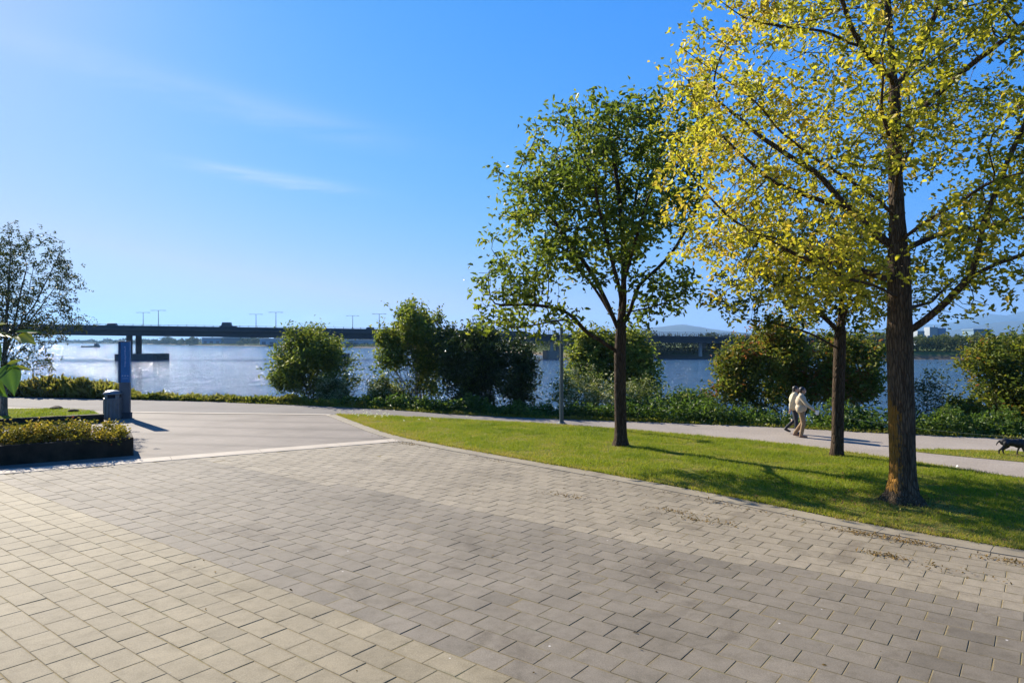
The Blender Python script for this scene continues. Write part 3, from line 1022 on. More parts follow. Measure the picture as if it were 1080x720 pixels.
def make_tree(name, base, seeds, lumps, n_attr, r0, leafm, barkm, label, step=0.25, infl=1.6, kill=0.32, per=8, size=(0.08, 0.14), spread=0.13,
              gap=-0.15, freq=0.7, elong=1.25, p_exp=None, tip=0.0055, flare=0.5, down=0.25, tint_mean=0.5, tint_grad=None, leaf_r=0.013, seed=1.0, group=None, zmin=None, cat='tree', keep=None, shell=0.4):
    base = np.array(base, float)
    root = empty(name, base, 0, label, cat, group)
    at = lumps_points(lumps, n_attr, seed, gap, freq, shell)
    if zmin is not None: at = at[at[:, 2] > zmin]
    if keep is not None: at = at[keep(at)]
    nodes, par, ns = grow(seeds, at, step, infl, kill)
    n = len(nodes)
    cnt = np.zeros(n)
    has = np.zeros(n, bool); has[par[par >= 0]] = True
    cnt[~has] = 1
    # parents may come after nothing: indices always increase
    for i in range(n - 1, 0, -1):
        cnt[par[i]] += cnt[i]
    p = math.log(r0 / tip) / math.log(max(cnt[0], 2))
    rad = tip * np.maximum(cnt, 1) ** p
    # trunk and limb taper: never thicker than parent
    for i in range(1, n):
        rad[i] = min(rad[i], rad[par[i]])
    loc = nodes - base
    tubes_from(loc, par, rad, 'trunk', barkm, root, flare)
    cand = np.where((rad < leaf_r) & (np.arange(n) >= 0))[0]
    cidx = np.repeat(cand, rng.poisson(per / 7.0, len(cand)))
    cpos = loc[cidx] + rng.normal(0, spread, (len(cidx), 3))
    rep_ = rng.poisson(7.0, len(cidx))
    idx = np.repeat(cidx, rep_)
    P = np.repeat(cpos, rep_, axis=0) + rng.normal(0, size[1] * 0.42, (len(idx), 3))
    node_t = rng.normal(0, 0.16, n)
    pn = np.array([mnoise.noise(Vector(q * 0.9) + Vector((seed, 0, 3))) for q in nodes])
    ct_ = np.repeat(rng.normal(0, 0.12, len(cidx)), rep_)
    tint = tint_mean + node_t[idx] * 0.6 + 0.28 * pn[idx] + ct_ + rng.normal(0, 0.10, len(idx))
    if tint_grad is not None: tint = tint + tint_grad(P + base)
    sz = size[0] + (size[1] - size[0]) * rng.beta(1.6, 2.0, len(idx))
    leaves('crown', P, sz, tint, leafm, root, elong, down)
    print(name, 'nodes', n, 'leaves', len(idx), 'tips', int(cnt[0]))
    return root


def make_bush(name, base, lumps, n_clump, per, size, leafm, label, stems=7, stem_r=0.03, spread=0.16, gap=-0.2, freq=0.9, elong=2.0, tint_mean=0.5, seed=1.0, cat='shrub', group=None,
              barkm=None, down=0.1, flat=0.4, tint_grad=None, twigs=60, shell=0.3, spray=0.0, shoots=0):
    base = np.array(base, float)
    root = empty(name, base, 0, label, cat, group)
    C = lumps_points(lumps, n_clump, seed, gap, freq, shell)
    C = C[C[:, 2] > base[2] + 0.05]
    idx = np.repeat(np.arange(len(C)), rng.poisson(per, len(C)))
    off = rng.normal(0, 1, (len(idx), 3)) * spread * (0.6 + 0.8 * rng.random(len(C)))[idx][:, None]
    if spray:
        off[:, 2] *= 1.0
        off += (C[idx] - base) * rng.normal(0, spray, len(idx))[:, None] / 3.0
    P = C[idx] + off
    ct = rng.normal(0, 0.17, len(C))
    pn = np.array([mnoise.noise(Vector(q * 0.8) + Vector((seed, 1, 3))) for q in C])
    tint = tint_mean + ct[idx] + 0.22 * pn[idx] + rng.normal(0, 0.13, len(idx))
    if tint_grad is not None: tint = tint + tint_grad(P)
    shoot_lines = []
    if shoots:
        top = C[:, 2] > np.quantile(C[:, 2], 0.45)
        pick = C[top][rng.choice(top.sum(), min(shoots, top.sum()), replace=False)]
        cen = np.array([C[:, 0].mean(), C[:, 1].mean(), base[2]])
        for p0 in pick:
            dd = unit(unit(p0 - cen) * 0.8 + np.array([0, 0, 0.8]) + rng.normal(0, 0.3, 3))
            ln = rng.uniform(0.25, 1.0)
            bend = rng.normal(0, 0.12, 3)
            shoot_lines.append([p0 - dd * 0.25, p0 + dd * ln * 0.5 + bend * 0.3, p0 + dd * ln + bend])
            m_ = rng.integers(9, 20)
            u = rng.random(m_)[:, None]
            P = np.concatenate([P, p0 + dd * ln * u + bend * u * u + rng.normal(0, 0.045, (m_, 3))])
            tint = np.concatenate([tint, np.full(m_, tint_mean + 0.12) + rng.normal(0, 0.15, m_)])
    ok = P[:, 2] > base[2] - 0.05
    P, tint = P[ok], tint[ok]
    leaves('foliage', P - base, rng.uniform(size[0], size[1], len(P)), tint, leafm, root, elong, down, flat)
    if stems:
        b = MB()
        for ln_ in shoot_lines:
            b.tube([q_ - base for q_ in ln_], [0.008, 0.006, 0.003], 4, False)
        ext = max(l[1][0] for l in lumps)
        tips = C[rng.choice(len(C), min(len(C), twigs), replace=False)] - base
        for k in range(len(tips)):
            tp = tips[k]
            a0 = np.array([rng.normal(0, 0.14) + tp[0] * 0.12, rng.normal(0, 0.14) + tp[1] * 0.12, -0.1])
            m1 = a0 + (tp - a0) * 0.4 + np.array([-tp[0] * 0.12, -tp[1] * 0.12, tp[2] * 0.1]) + rng.normal(0, 0.06, 3)
            m2 = a0 + (tp - a0) * 0.75 + rng.normal(0, 0.08, 3)
            r_ = stem_r * (0.5 + 0.5 * rng.random()) * (1.0 if k < stems else 0.45)
            b.tube([a0, m1, m2, tp], [r_, r_ * 0.75, r_ * 0.5, r_ * 0.2], 5 if k < stems else 4, False)
        b.build('stems', barkm or M['bark_dark'], root, smooth=True)
    return root



# ------------------------------------------------------------------ figures (one continuous body each, voxel-fused)
def fuse(name, chains, voxel, m, parent, smooth_it=6):
    """chains: lists of (point, radius); or ('e', centre, radii). All fused into one surface."""
    bm = bmesh.new()

    def sphere(c, r):
        mt = Matrix.Translation(Vector(c)) @ Matrix.Diagonal((r[0], r[1], r[2], 1))
        bmesh.ops.create_icosphere(bm, subdivisions=3, radius=1.0, matrix=mt)

    for ch in chains:
        if ch[0] == 'e':
            sphere(ch[1], ch[2]); continue
        for p, r in ch: sphere(p, (r, r, r))
        for (p0, r0), (p1, r1) in zip(ch[:-1], ch[1:]):
            a, b = Vector(p0), Vector(p1)
            d = b - a
            if d.length < 1e-5: continue
            q = d.to_track_quat('Z', 'Y').to_matrix().to_4x4()
            bmesh.ops.create_cone(bm, cap_ends=True, segments=20, radius1=r0, radius2=r1, depth=d.length, matrix=Matrix.Translation((a + b) / 2) @ q)
    me = bpy.data.meshes.new(name + '_src')
    bm.to_mesh(me); bm.free()
    tmp = bpy.data.objects.new(name + '_src', me)
    COL.objects.link(tmp)
    md = tmp.modifiers.new('r', 'REMESH'); md.mode = 'VOXEL'; md.voxel_size = voxel
    s = tmp.modifiers.new('s', 'SMOOTH'); s.iterations = smooth_it; s.factor = 0.5
    dg = bpy.context.evaluated_depsgraph_get()
    out = bpy.data.meshes.new_from_object(tmp.evaluated_get(dg))
    out.name = name
    bpy.data.objects.remove(tmp)
    bpy.data.meshes.remove(me)
    for p in out.polygons: p.use_smooth = True
    return link(name, out, m, parent)


def hand(wrist, d, side, curl=0.5):
    """five separate fingers; d = direction of the hand; side = unit vector towards the thumb"""
    w = Vector(wrist); d = Vector(d).normalized(); sd = Vector(side).normalized()
    nrm = d.cross(sd).normalized()
    ch = [[(w, 0.026), (w + d * 0.05, 0.030)], [(w + d * 0.02 + sd * 0.018, 0.02), (w + d * 0.085 + sd * 0.024, 0.017)], [(w + d * 0.02 - sd * 0.018, 0.02), (w + d * 0.08 - sd * 0.024, 0.016)]]
    for k, (off, ln) in enumerate(((0.030, 0.068), (0.010, 0.078), (-0.010, 0.072), (-0.030, 0.056))):
        a = w + d * 0.085 + sd * off
        b = a + (d + nrm * curl * 0.6).normalized() * ln * 0.5
        c = b + (d * (1 - curl * 0.6) + nrm * curl * 1.3).normalized() * ln * 0.5
        ch.append([(a, 0.0095), (b, 0.009), (c, 0.0075)])
    a = w + d * 0.03 + sd * 0.03
    b = a + (d * 0.6 + sd * 0.7).normalized() * 0.04
    ch.append([(a, 0.012), (b, 0.010), (b + (d * 0.9 + sd * 0.2).normalized() * 0.03, 0.0085)])
    return ch


def person(loc, rz, label, J, woman, top_m, leg_m, shoe_m):
    """figure faces +X in its own space"""
    root = empty('person', loc, rz, label, 'person')
    root.scale = (0.93, 0.93, 0.93)
    V3 = Vector
    sw = 0.165 if woman else 0.185
    hd = V3(J['head'])
    ch = [('e', (0, 0, 0.93), (0.115, 0.155, 0.12)), ('e', (0.0, 0, 1.08), (0.10, 0.135, 0.14)), ('e', (0.01, 0, 1.27), (0.118, 0.165, 0.17)),
          [((0.0, -sw + 0.02, 1.385), 0.06), ((0.0, sw - 0.02, 1.385), 0.06)],
          [((0.0, 0, 1.40), 0.062), ((hd.x - 0.02, 0, hd.z - 0.09), 0.052)],
          ('e', hd, (0.098, 0.076, 0.115)), ('e', hd + V3((0.025, 0, -0.06)), (0.066, 0.056, 0.06)),
          [(hd + V3((0.092, 0, 0.005)), 0.011), (hd + V3((0.108, 0, -0.022)), 0.014)],
          ('e', hd + V3((-0.002, 0.078, -0.01)), (0.02, 0.01, 0.03)), ('e', hd + V3((-0.002, -0.078, -0.01)), (0.02, 0.01, 0.03)),
          [(hd + V3((0.083, -0.022, -0.055)), 0.008), (hd + V3((0.083, 0.022, -0.055)), 0.008)],
          [(hd + V3((0.086, -0.045, 0.022)), 0.008), (hd + V3((0.094, -0.02, 0.026)), 0.008)], [(hd + V3((0.086, 0.045, 0.022)), 0.008), (hd + V3((0.094, 0.02, 0.026)), 0.008)]]
    for s in ('r', 'l'):
        ch.append([(J['hip_' + s], 0.082), (J['knee_' + s], 0.054), (J['ankle_' + s], 0.036)])
        k, a = V3(J['knee_' + s]), V3(J['ankle_' + s])
        ch.append(('e', k + (a - k) * 0.3, (0.055, 0.05, 0.10)))
        ch.append([(J['ankle_' + s], 0.036), (J['toe_' + s], 0.028)])
        ch.append([(J['sho_' + s], 0.054), (J['elb_' + s], 0.042), (J['wri_' + s], 0.028)])
        e, w = V3(J['elb_' + s]), V3(J['wri_' + s])
        ch += hand(w, (w - e).normalized(), (0.7, 0.0, 0.5), 0.45)
    fuse('body', ch, 0.007, M['skin'], root, 3)
    # jacket
    hem = 0.84 if woman else 0.86
    cj = [('e', (0.0, 0, 1.0), (0.185, 0.215, 0.17)), ('e', (-0.01, 0, 1.2), (0.175, 0.205, 0.2)), ('e', (0.0, 0, 1.3), (0.155, 0.195, 0.13)),
          [((0.0, -sw + 0.01, 1.385), 0.075), ((0.0, sw - 0.01, 1.385), 0.075)],
          [((0.0, 0, 1.42), 0.085), ((0.01, 0, 1.46), 0.072)],
          [((-0.03, -0.09, 0.95), 0.14), ((-0.03, -0.08, hem + 0.12), 0.145)], [((0.03, 0.09, 0.95), 0.13), ((0.03, 0.08, hem + 0.12), 0.135)]]
    for s in ('r', 'l'):
        e, w = V3(J['elb_' + s]), V3(J['wri_' + s])
        cj.append([(J['sho_' + s], 0.078), (J['elb_' + s], 0.066), (e + (w - e) * 0.85, 0.05)])
    fuse('jacket', cj, 0.012, top_m, root, 4)
    ct = [('e', (0, 0, 0.92), (0.128, 0.17, 0.13))]
    for s in ('r', 'l'):
        k, a = V3(J['knee_' + s]), V3(J['ankle_' + s])
        ct.append([(J['hip_' + s], 0.10), (J['knee_' + s], 0.072 if not woman else 0.066), (k + (a - k) * 0.93, 0.062 if not woman else 0.05)])
    fuse('trousers', ct, 0.012, leg_m, root, 4)
    for s in ('r', 'l'):
        a, t_ = V3(J['ankle_' + s]), V3(J['toe_' + s])
        dr = (t_ - a); heel = a + V3((-0.03, 0, -0.045))
        fuse('shoe', [[(heel, 0.04), (a + dr * 0.55 + V3((0, 0, -0.015)), 0.043), (t_ + V3((0.05, 0, 0.004)), 0.033)], [(a + V3((0, 0, -0.01)), 0.046), (heel, 0.04)]], 0.009, shoe_m, root, 3)
    hc = [('e', hd + V3((-0.02, 0, 0.028)), (0.097, 0.086, 0.105)), ('e', hd + V3((-0.04, 0, -0.02)), (0.075, 0.083, 0.09))]
    if woman:
        hc += [('e', hd + V3((-0.065, 0, -0.10)), (0.05, 0.08, 0.12)), [(hd + V3((-0.07, -0.03, -0.12)), 0.05), (hd + V3((-0.10, -0.03, -0.28)), 0.032)], [(hd + V3((-0.07, 0.03, -0.12)), 0.05), (hd + V3((-0.10, 0.03, -0.28)), 0.032)]]
    fuse('hair', hc, 0.009, M['hair'], root, 3)
    return root


man_xy = W(845, 461.0)
Jm = dict(head=(0.045, 0, 1.575), hip_r=(0, -0.085, 0.90), knee_r=(0.075, -0.085, 0.50), ankle_r=(0.0, -0.085, 0.085), toe_r=(0.12, -0.10, 0.04),
          hip_l=(0, 0.085, 0.90), knee_l=(0.045, 0.085, 0.49), ankle_l=(-0.20, 0.085, 0.125), toe_l=(-0.095, 0.095, 0.045),
          sho_r=(0, -0.175, 1.385), elb_r=(0.17, -0.245, 1.14), wri_r=(0.40, -0.25, 0.955),
          sho_l=(0, 0.175, 1.385), elb_l=(-0.07, 0.24, 1.12), wri_l=(0.02, 0.25, 0.89))
person((man_xy[0], man_xy[1], 0.0), R(-24), 'man in cream jacket and tan trousers walking on the path holding a leash', Jm, False, M['jacket'], M['khaki'], M['shoe'])
wom_xy = W(838.0, 457.4)
Jw = dict(head=(0.04, 0, 1.55), hip_r=(0, -0.08, 0.90), knee_r=(0.06, -0.08, 0.49), ankle_r=(0.05, -0.08, 0.085), toe_r=(0.17, -0.09, 0.04),
          hip_l=(0, 0.08, 0.90), knee_l=(0.02, 0.08, 0.49), ankle_l=(-0.28, 0.08, 0.19), toe_l=(-0.20, 0.09, 0.07),
          sho_r=(0, -0.16, 1.38), elb_r=(-0.10, -0.22, 1.12), wri_r=(-0.14, -0.22, 0.87),
          sho_l=(0, 0.16, 1.38), elb_l=(0.03, 0.22, 1.12), wri_l=(0.14, 0.22, 0.90))
person((wom_xy[0], wom_xy[1], 0.0), R(-22), 'dark-haired person in pale coat and black trousers walking just behind the man', Jw, True, M['coat'], M['navy'], M['shoe_black'])

# white cup / bag roll in the leading hand of the man is part of what he holds
ca, sa = math.cos(R(-24)), math.sin(R(-24))
def manpt(p):
    p = np.array(p) * 0.93
    return np.array([man_xy[0] + p[0] * ca - p[1] * sa, man_xy[1] + p[0] * sa + p[1] * ca, p[2]])
hp = manpt((0.49, -0.25, 0.875))
b = MB()
b.lathe((hp[0], hp[1], hp[2] - 0.07), [(0.028, 0), (0.036, 0.006), (0.050, 0.05), (0.058, 0.10), (0.06, 0.135), (0.052, 0.142)], 16)
o = b.build('leash_reel', M['white'], None, smooth=True)
tag(o, 'small white rounded leash reel in the hand of the man', 'leash reel')

# dog, facing +X
DX, DY = W(1068.5, 480)
root = empty('dog', (DX, DY, 0.0), R(-14), 'black dog walking on the grass patch at the end of the leash', 'dog')
dc = [('e', (0.13, 0, 0.325), (0.165, 0.1, 0.128)), ('e', (0.0, 0, 0.335), (0.18, 0.09, 0.102)), ('e', (-0.17, 0, 0.345), (0.145, 0.095, 0.105)),
      [((0.22, 0, 0.37), 0.075), ((0.33, 0, 0.45), 0.055)], ('e', (0.38, 0, 0.475), (0.075, 0.058, 0.06)), [((0.42, 0, 0.465), 0.036), ((0.50, 0, 0.448), 0.024)],
      [((0.36, 0.045, 0.52), 0.022), ((0.33, 0.06, 0.475), 0.014)], [((0.36, -0.045, 0.52), 0.022), ((0.33, -0.06, 0.475), 0.014)],
      [((-0.27, 0, 0.38), 0.03), ((-0.33, 0, 0.36), 0.022), ((-0.37, 0, 0.31), 0.018), ((-0.385, 0, 0.26), 0.012)]]
for y, fx, bx in ((-0.06, 0.06, -0.08), (0.06, -0.06, 0.05)):
    dc.append([((0.18, y, 0.30), 0.05), ((0.18 + fx * 0.4, y, 0.19), 0.028), ((0.18 + fx * 1.0, y, 0.10), 0.019), ((0.18 + fx * 1.1, y, 0.022), 0.018), ((0.21 + fx * 1.1, y, 0.018), 0.018)])
    dc.append([((-0.19, y, 0.32), 0.072), ((-0.14 + bx, y, 0.23), 0.042), ((-0.27 + bx, y, 0.13), 0.022), ((-0.25 + bx * 1.2, y, 0.022), 0.018), ((-0.22 + bx * 1.2, y, 0.018), 0.018)])
fuse('body', dc, 0.009, M['dog'], root, 3)
b = MB(); b.lathe((0, 0, 0), [(0.068, -0.012), (0.071, 0), (0.068, 0.012)], 20)
o = b.build('collar', M['leash'], root, smooth=True); o.location = (0.275, 0, 0.41); o.rotation_euler = (0, R(-55 + 90), 0)
dca, dsa = math.cos(R(-14)), math.sin(R(-14))
col = np.array([DX + 0.27 * dca, DY + 0.27 * dsa, 0.475])
pts = []
for k in range(25):
    u = k / 24
    p = hp * (1 - u) + col * u
    p = p + np.array([0, 0, -0.10 * 4 * u * (1 - u)])
    pts.append(p)
b = MB(); b.tube(pts, 0.0045, 6)
o = b.build('leash', M['leash'], None, smooth=True)
tag(o, 'long thin pale leash stretched between the man and the dog', 'leash')

# ------------------------------------------------------------------ trees
TX, TY = W(953, 530)
def T(px, py, dd=0.0): return A(px, py, TY + dd)
trunk = [(TX, TY, -0.05), T(951, 450), T(949, 350), T(948, 270), T(944, 180, .1), T(943, 90, .1), T(936, 0, .1), T(930, -90), T(924, -190)]
seeds = [trunk,
    [T(954, 352), T(975, 338, -.2), T(999, 318, -.4), T(1021, 298, -.7), T(1054, 279, -1.0), T(1100, 265, -1.3), T(1180, 245, -1.6)],
    [T(1021, 298, -.7), T(1040, 223, -.9), T(1054, 184, -1.1), T(1076, 135, -1.3), T(1105, 80, -1.5)],
    [T(951, 265), T(985, 247, .4), T(1027, 240, .9), T(1079, 226, 1.5), T(1170, 200, 2.2)],
    [T(948, 297), T(938, 294, -.1), T(902, 286, -.5), T(871, 280, -.9), T(820, 262, -1.5), T(765, 250, -2.0)],
    [T(871, 280, -.9), T(820, 255, -1.1), T(777, 232, -1.4), T(740, 190, -1.6), T(711, 154, -1.8)],
    [T(947, 262), T(918, 245, .3), T(893, 220, .5), T(860, 184, .8), T(800, 150, 1.3), T(755, 110, 1.7)],
    [T(893, 220, .5), T(860, 207, 0), T(813, 190, -.5), T(763, 145, -1.0), T(725, 100, -1.3)],
    [T(943, 85), T(924, 71, -.2), T(900, 38, -.5), T(884, 0, -.7), T(865, -60, -1)],
    [T(908, 50, -.4), T(870, 35, -.7), T(813, 30, -1.2), T(787, 23, -1.5), T(745, -10, -1.9)],
    [T(947, 230), T(900, 195, -.7), T(860, 165, -1.0), T(829, 140, -1.3), T(798, 98, -1.6), T(764, 75, -1.8), T(730, 50, -2)],
    [T(945, 150), T(980, 105, -.5), T(1013, 75, -.9), T(1031, 59, -1.1), T(1058, 42, -1.4), T(1095, 15, -1.7)],
    [T(943, 95), T(964, 64, .4), T(980, 18, .8), T(1000, -40, 1.2)],
    [T(944, 200), T(950, 170, -1.2), T(930, 120, -2.4), T(935, 70, -3.3)],
    [T(946, 240), T(940, 200, 1.3), T(960, 150, 2.6), T(950, 100, 3.6)],
    [T(949, 315), T(920, 300, -1.0), T(880, 285, -2.0), T(860, 260, -3.0)],
    [T(950, 330), T(985, 315, 1.2), T(1010, 290, 2.4), T(1050, 270, 3.2)],
    [T(947, 255), T(1000, 215, -1.2), T(1040, 190, -2.2)],
]
lumps = [((7.3, 12.7, 7.9), (4.35, 4.3, 5.2)), ((4.4, 12.3, 5.6), (1.85, 2.4, 2.2), 1.5), ((10.8, 12.5, 5.9), (2.2, 2.4, 1.7), 1.0), ((6.0, 12.6, 4.7), (2.5, 3.2, 1.2), 0.9)]
yel = lambda P: np.clip((TX - 0.3 - P[:, 0]) * 0.085, -0.22, 0.22)
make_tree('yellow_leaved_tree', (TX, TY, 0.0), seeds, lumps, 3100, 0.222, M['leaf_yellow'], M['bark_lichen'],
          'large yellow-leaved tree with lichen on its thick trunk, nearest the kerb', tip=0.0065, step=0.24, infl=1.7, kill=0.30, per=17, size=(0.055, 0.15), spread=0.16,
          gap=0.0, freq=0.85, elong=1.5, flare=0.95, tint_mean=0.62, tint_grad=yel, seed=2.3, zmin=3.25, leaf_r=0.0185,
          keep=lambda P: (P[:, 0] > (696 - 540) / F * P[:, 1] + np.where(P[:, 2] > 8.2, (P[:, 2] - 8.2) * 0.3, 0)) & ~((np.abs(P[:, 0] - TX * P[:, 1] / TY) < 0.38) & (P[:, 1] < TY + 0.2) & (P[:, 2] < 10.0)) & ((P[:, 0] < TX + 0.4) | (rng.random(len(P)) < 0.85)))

TX2, TY2 = W(655, 470.5)
def T2(px, py, dd=0.0): return A(px, py, TY2 + dd)
seeds = [[(TX2, TY2, -0.05), T2(654, 420), T2(654, 375), T2(655, 345), T2(658, 300, .1), T2(657, 250, .2), T2(652, 200, .1), T2(645, 150), T2(640, 112)],
    [T2(653, 372), T2(633, 360, -.1), T2(619, 351, -.2), T2(610, 334, -.3), T2(591, 323, -.5), T2(558, 318, -.7), T2(528, 318, -.8)],
    [T2(612, 338, -.3), T2(590, 337, -.5), T2(565, 342, -.7), T2(535, 345, -.9)],
    [T2(654, 352), T2(645, 330), T2(632, 300), T2(620, 280, .1), T2(600, 250, .2), T2(575, 215, .4), T2(548, 190, .5)],
    [T2(655, 346), T2(664, 328), T2(672, 300), T2(690, 284, .1), T2(705, 268, .2), T2(725, 230, .3), T2(735, 180, .4)],
    [T2(656, 322), T2(648, 290, -.8), T2(638, 240, -1.5), T2(628, 190, -2)],
    [T2(657, 310), T2(668, 260, .8), T2(675, 210, 1.5), T2(690, 150, 1.9)],
    [T2(655, 335), T2(664, 280, -1), T2(674, 230, -1.7), T2(690, 180, -2)],
    [T2(654, 345), T2(625, 305, .8), T2(598, 270, 1.3), T2(575, 240, 1.6)],
    [T2(656, 330), T2(690, 320, -.6), T2(715, 310, -.9)]]
lumps = [(T2(630, 205), (2.8, 2.8, 2.5)), (T2(693, 150), (1.9, 2.1, 1.7)), (T2(548, 285, -.3), (1.35, 1.4, 1.2), 1.2), (T2(530, 328, -.4), (1.0, 1.0, 0.65), 1.4), (T2(700, 308), (1.1, 1.3, 0.7)),
         (T2(532, 178), (0.75, 0.8, 0.5), 1.3), (T2(622, 130), (1.2, 1.4, 0.8)), (T2(585, 340, -.5), (0.9, 0.9, 0.5), 1.2)]
make_tree('green_leaved_tree', (TX2, TY2, 0.0), seeds, lumps, 2500, 0.17, M['leaf_oak'], M['bark'],
          'slender green-leaved tree with a forked crown standing mid-lawn', tip=0.0085, step=0.26, infl=1.7, kill=0.33, per=12.5, size=(0.11, 0.25), spread=0.19,
          gap=-0.04, freq=0.95, elong=1.8, flare=0.5, tint_mean=0.64, tint_grad=lambda P: np.clip((3.6 - P[:, 2]) * 0.16, -0.06, 0.3), seed=5.1, leaf_r=0.024, keep=lambda P: (P[:, 0] > (np.where(P[:, 2] > 5.4, 519, 496) - 540) / F * P[:, 1]) & (P[:, 2] < 10.15))

TX3, TY3 = W(883, 481)
def T3(px, py, dd=0.0): return A(px, py, TY3 + dd)
seeds = [[(TX3, TY3, -0.05), T3(884, 420), T3(886, 360), T3(888, 310), T3(885, 270), T3(880, 225)],
    [T3(886, 352), T3(860, 325, -.2), T3(830, 300, -.5), T3(800, 290, -.8)], [T3(887, 330), T3(915, 300, .2), T3(935, 275, .4)],
    [T3(887, 300), T3(865, 260, .5), T3(850, 230, .8)], [T3(886, 368), T3(855, 350, -.4), T3(820, 340, -.7), T3(775, 332, -1)], [T3(886, 345), T3(900, 320, -.8), T3(905, 290, -1.3)]]
lumps = [(T3(860, 278), (2.1, 1.9, 1.4)), (T3(800, 318, -.3), (1.5, 1.3, 0.7)), (T3(905, 305), (1.2, 1.3, 1.1))]
make_tree('small_lawn_tree', (TX3, TY3, 0.0), seeds, lumps, 1500, 0.15, M['leaf_small'], M['bark'],
          'thinner tree behind the large yellow tree with green and reddish leaves', step=0.26, infl=1.6, kill=0.34, per=13, size=(0.09, 0.16), spread=0.16, gap=-0.12, flare=0.3, tint_mean=0.5, seed=8.4, leaf_r=0.016)

TX4, TY4 = -19.8, 26.6
def T4(px, py, dd=0.0): return A(px, py, TY4 + dd)
seeds = [[(TX4, TY4, 0.1), T4(4, 400), T4(5, 360), T4(8, 310), T4(12, 260)]]
for k in range(11):
    a = 2 * PI * k / 11
    rr = rng.uniform(1.3, 2.3)
    z0 = rng.uniform(1.7, 3.0)
    top = np.array([TX4 + 0.3 + math.cos(a) * rr, TY4 + math.sin(a) * rr, z0 + rng.uniform(1.2, 4.2)])
    b0 = np.array([TX4 + 0.05, TY4, z0])
    seeds.append([b0, b0 + (top - b0) * np.array([0.45, 0.45, 0.38]), top])
lumps = [(T4(14, 305), (2.25, 2.2, 2.25)), (T4(48, 342), (1.25, 1.6, 0.9)), (T4(28, 385), (1.2, 1.3, 0.6), 0.8), (T4(-40, 330), (1.6, 1.6, 1.5))]
make_tree('airy_pale_trunked_tree', (TX4, TY4, 0.1), seeds, lumps, 3000, 0.12, M['leaf_birch'], M['bark_pale'],
          'airy tree with fine dark twigs and pale trunk on the raised lawn', step=0.2, infl=1.3, kill=0.24, per=13, size=(0.05, 0.11), spread=0.15, gap=-0.2, flare=0.2, tint_mean=0.5, seed=3.7, leaf_r=0.008, tip=0.004)


# ------------------------------------------------------------------ foreground sapling with large leaves (trunk just outside the frame)
def big_leaf(b, tints, base, tip_dir, nrm, L, Wd, tint, cup=0.12):
    base = Vector(base); d = Vector(tip_dir).normalized(); n = Vector(nrm); n = (n - n.dot(d) * d).normalized(); s = d.cross(n)
    prof = [(0.0, 0.0), (0.05, 0.45), (0.15, 0.82), (0.30, 1.0), (0.46, 0.94), (0.62, 0.72), (0.76, 0.44), (0.88, 0.18), (1.0, 0.0)]
    vs = []
    for u, w in prof:
        mid = base + d * L * u - n * cup * L * (u * u * 0.9)
        e = w * Wd / 2
        vs += [mid - s * e + n * e * 0.35 , mid - s * e * 0.5 + n * e * 0.10, mid, mid + s * e * 0.5 + n * e * 0.10, mid + s * e + n * e * (0.35 + 0.25 * math.sin(u * 9.0))]
    fs = []
    for i in range(len(prof) - 1):
        for j in range(4):
            a = i * 5 + j
            fs.append((a, a + 1, a + 6, a + 5))
    b.add(vs, fs)
    tints += [tint + 0.18, tint, tint + 0.4, tint, tint + 0.18] * len(prof)


SX, SY = -4.02, 4.75
root = empty('leafy_sapling', (SX, SY, 0.0), 0, 'sapling with large glossy leaves reaching in beside the planter', 'sapling')
def L5(px, py, d=SY): return A(px, py, d) - np.array([SX, SY, 0])
lb, lt = MB(), []
spec = [((9, 384), (14, 36), (0.5, -0.75, 0.25), 0.235, 0.125, 0.2), ((-6, 352), (30, 3), (0.1, -0.2, 0.9), 0.17, 0.07, 0.98), ((16, 350), (34, -2), (0.1, -0.35, 0.9), 0.175, 0.045, 0.35),
        ((18, 354), (30, 9), (0.0, -0.5, 0.8), 0.19, 0.10, 0.9), ((-12, 362), (20, 20), (0.2, -0.8, 0.4), 0.17, 0.12, 0.1), ((6, 388), (24, -14), (0.1, -0.6, 0.6), 0.13, 0.06, 0.8),
        ((12, 388), (26, 2), (0.0, -0.4, 0.8), 0.13, 0.06, 0.95), ((-8, 345), (22, -6), (0.3, -0.4, 0.8), 0.14, 0.07, 0.85), ((-14, 395), (14, 22), (-0.2, -0.9, 0.1), 0.2, 0.17, 0.25)]
for (bx, by), (dx, dy), nr, L_, W_, tn in spec:
    big_leaf(lb, lt, L5(bx, by), (dx, rng.normal(0, 8), -dy), nr, L_, W_, tn)
for k in range(70):
    hgt = rng.uniform(1.7, 3.6)
    a = rng.uniform(0, 2 * PI); rr = rng.uniform(0.12, 0.55)
    p = np.array([min(math.cos(a) * rr - 0.3, 0.0), math.sin(a) * rr, hgt])
    big_leaf(lb, lt, p, (math.cos(a), math.sin(a), rng.uniform(-0.9, 0.2)), (rng.normal(0, .3), rng.normal(0, .3), 1), rng.uniform(0.13, 0.24), rng.uniform(0.09, 0.17), rng.random())
me_o = lb.build('foliage', M['leaf_big'], root, smooth=False)
at = me_o.data.attributes.new('tint', 'FLOAT', 'POINT'); at.data.foreach_set('value', np.array(lt, dtype=np.float32))
for p in me_o.data.polygons: p.use_smooth = True
b = MB()
b.tube([(0, 0, -0.05), (-0.03, 0.02, 1.2), (-0.05, 0, 2.3), (-0.08, 0.02, 3.0), (-0.12, 0, 3.6)], [0.028, 0.022, 0.017, 0.012, 0.005], 8)
for (bx, by), *_ in spec:
    e = L5(bx, by)
    b.tube([(-0.05, 0, min(e[2] - 0.15, 2.8)), (e[0] * 0.5, e[1] * 0.5, e[2] - 0.05), tuple(e)], [0.007, 0.005, 0.003], 5)
b.build('trunk', M['bark_dark'], root, smooth=True)


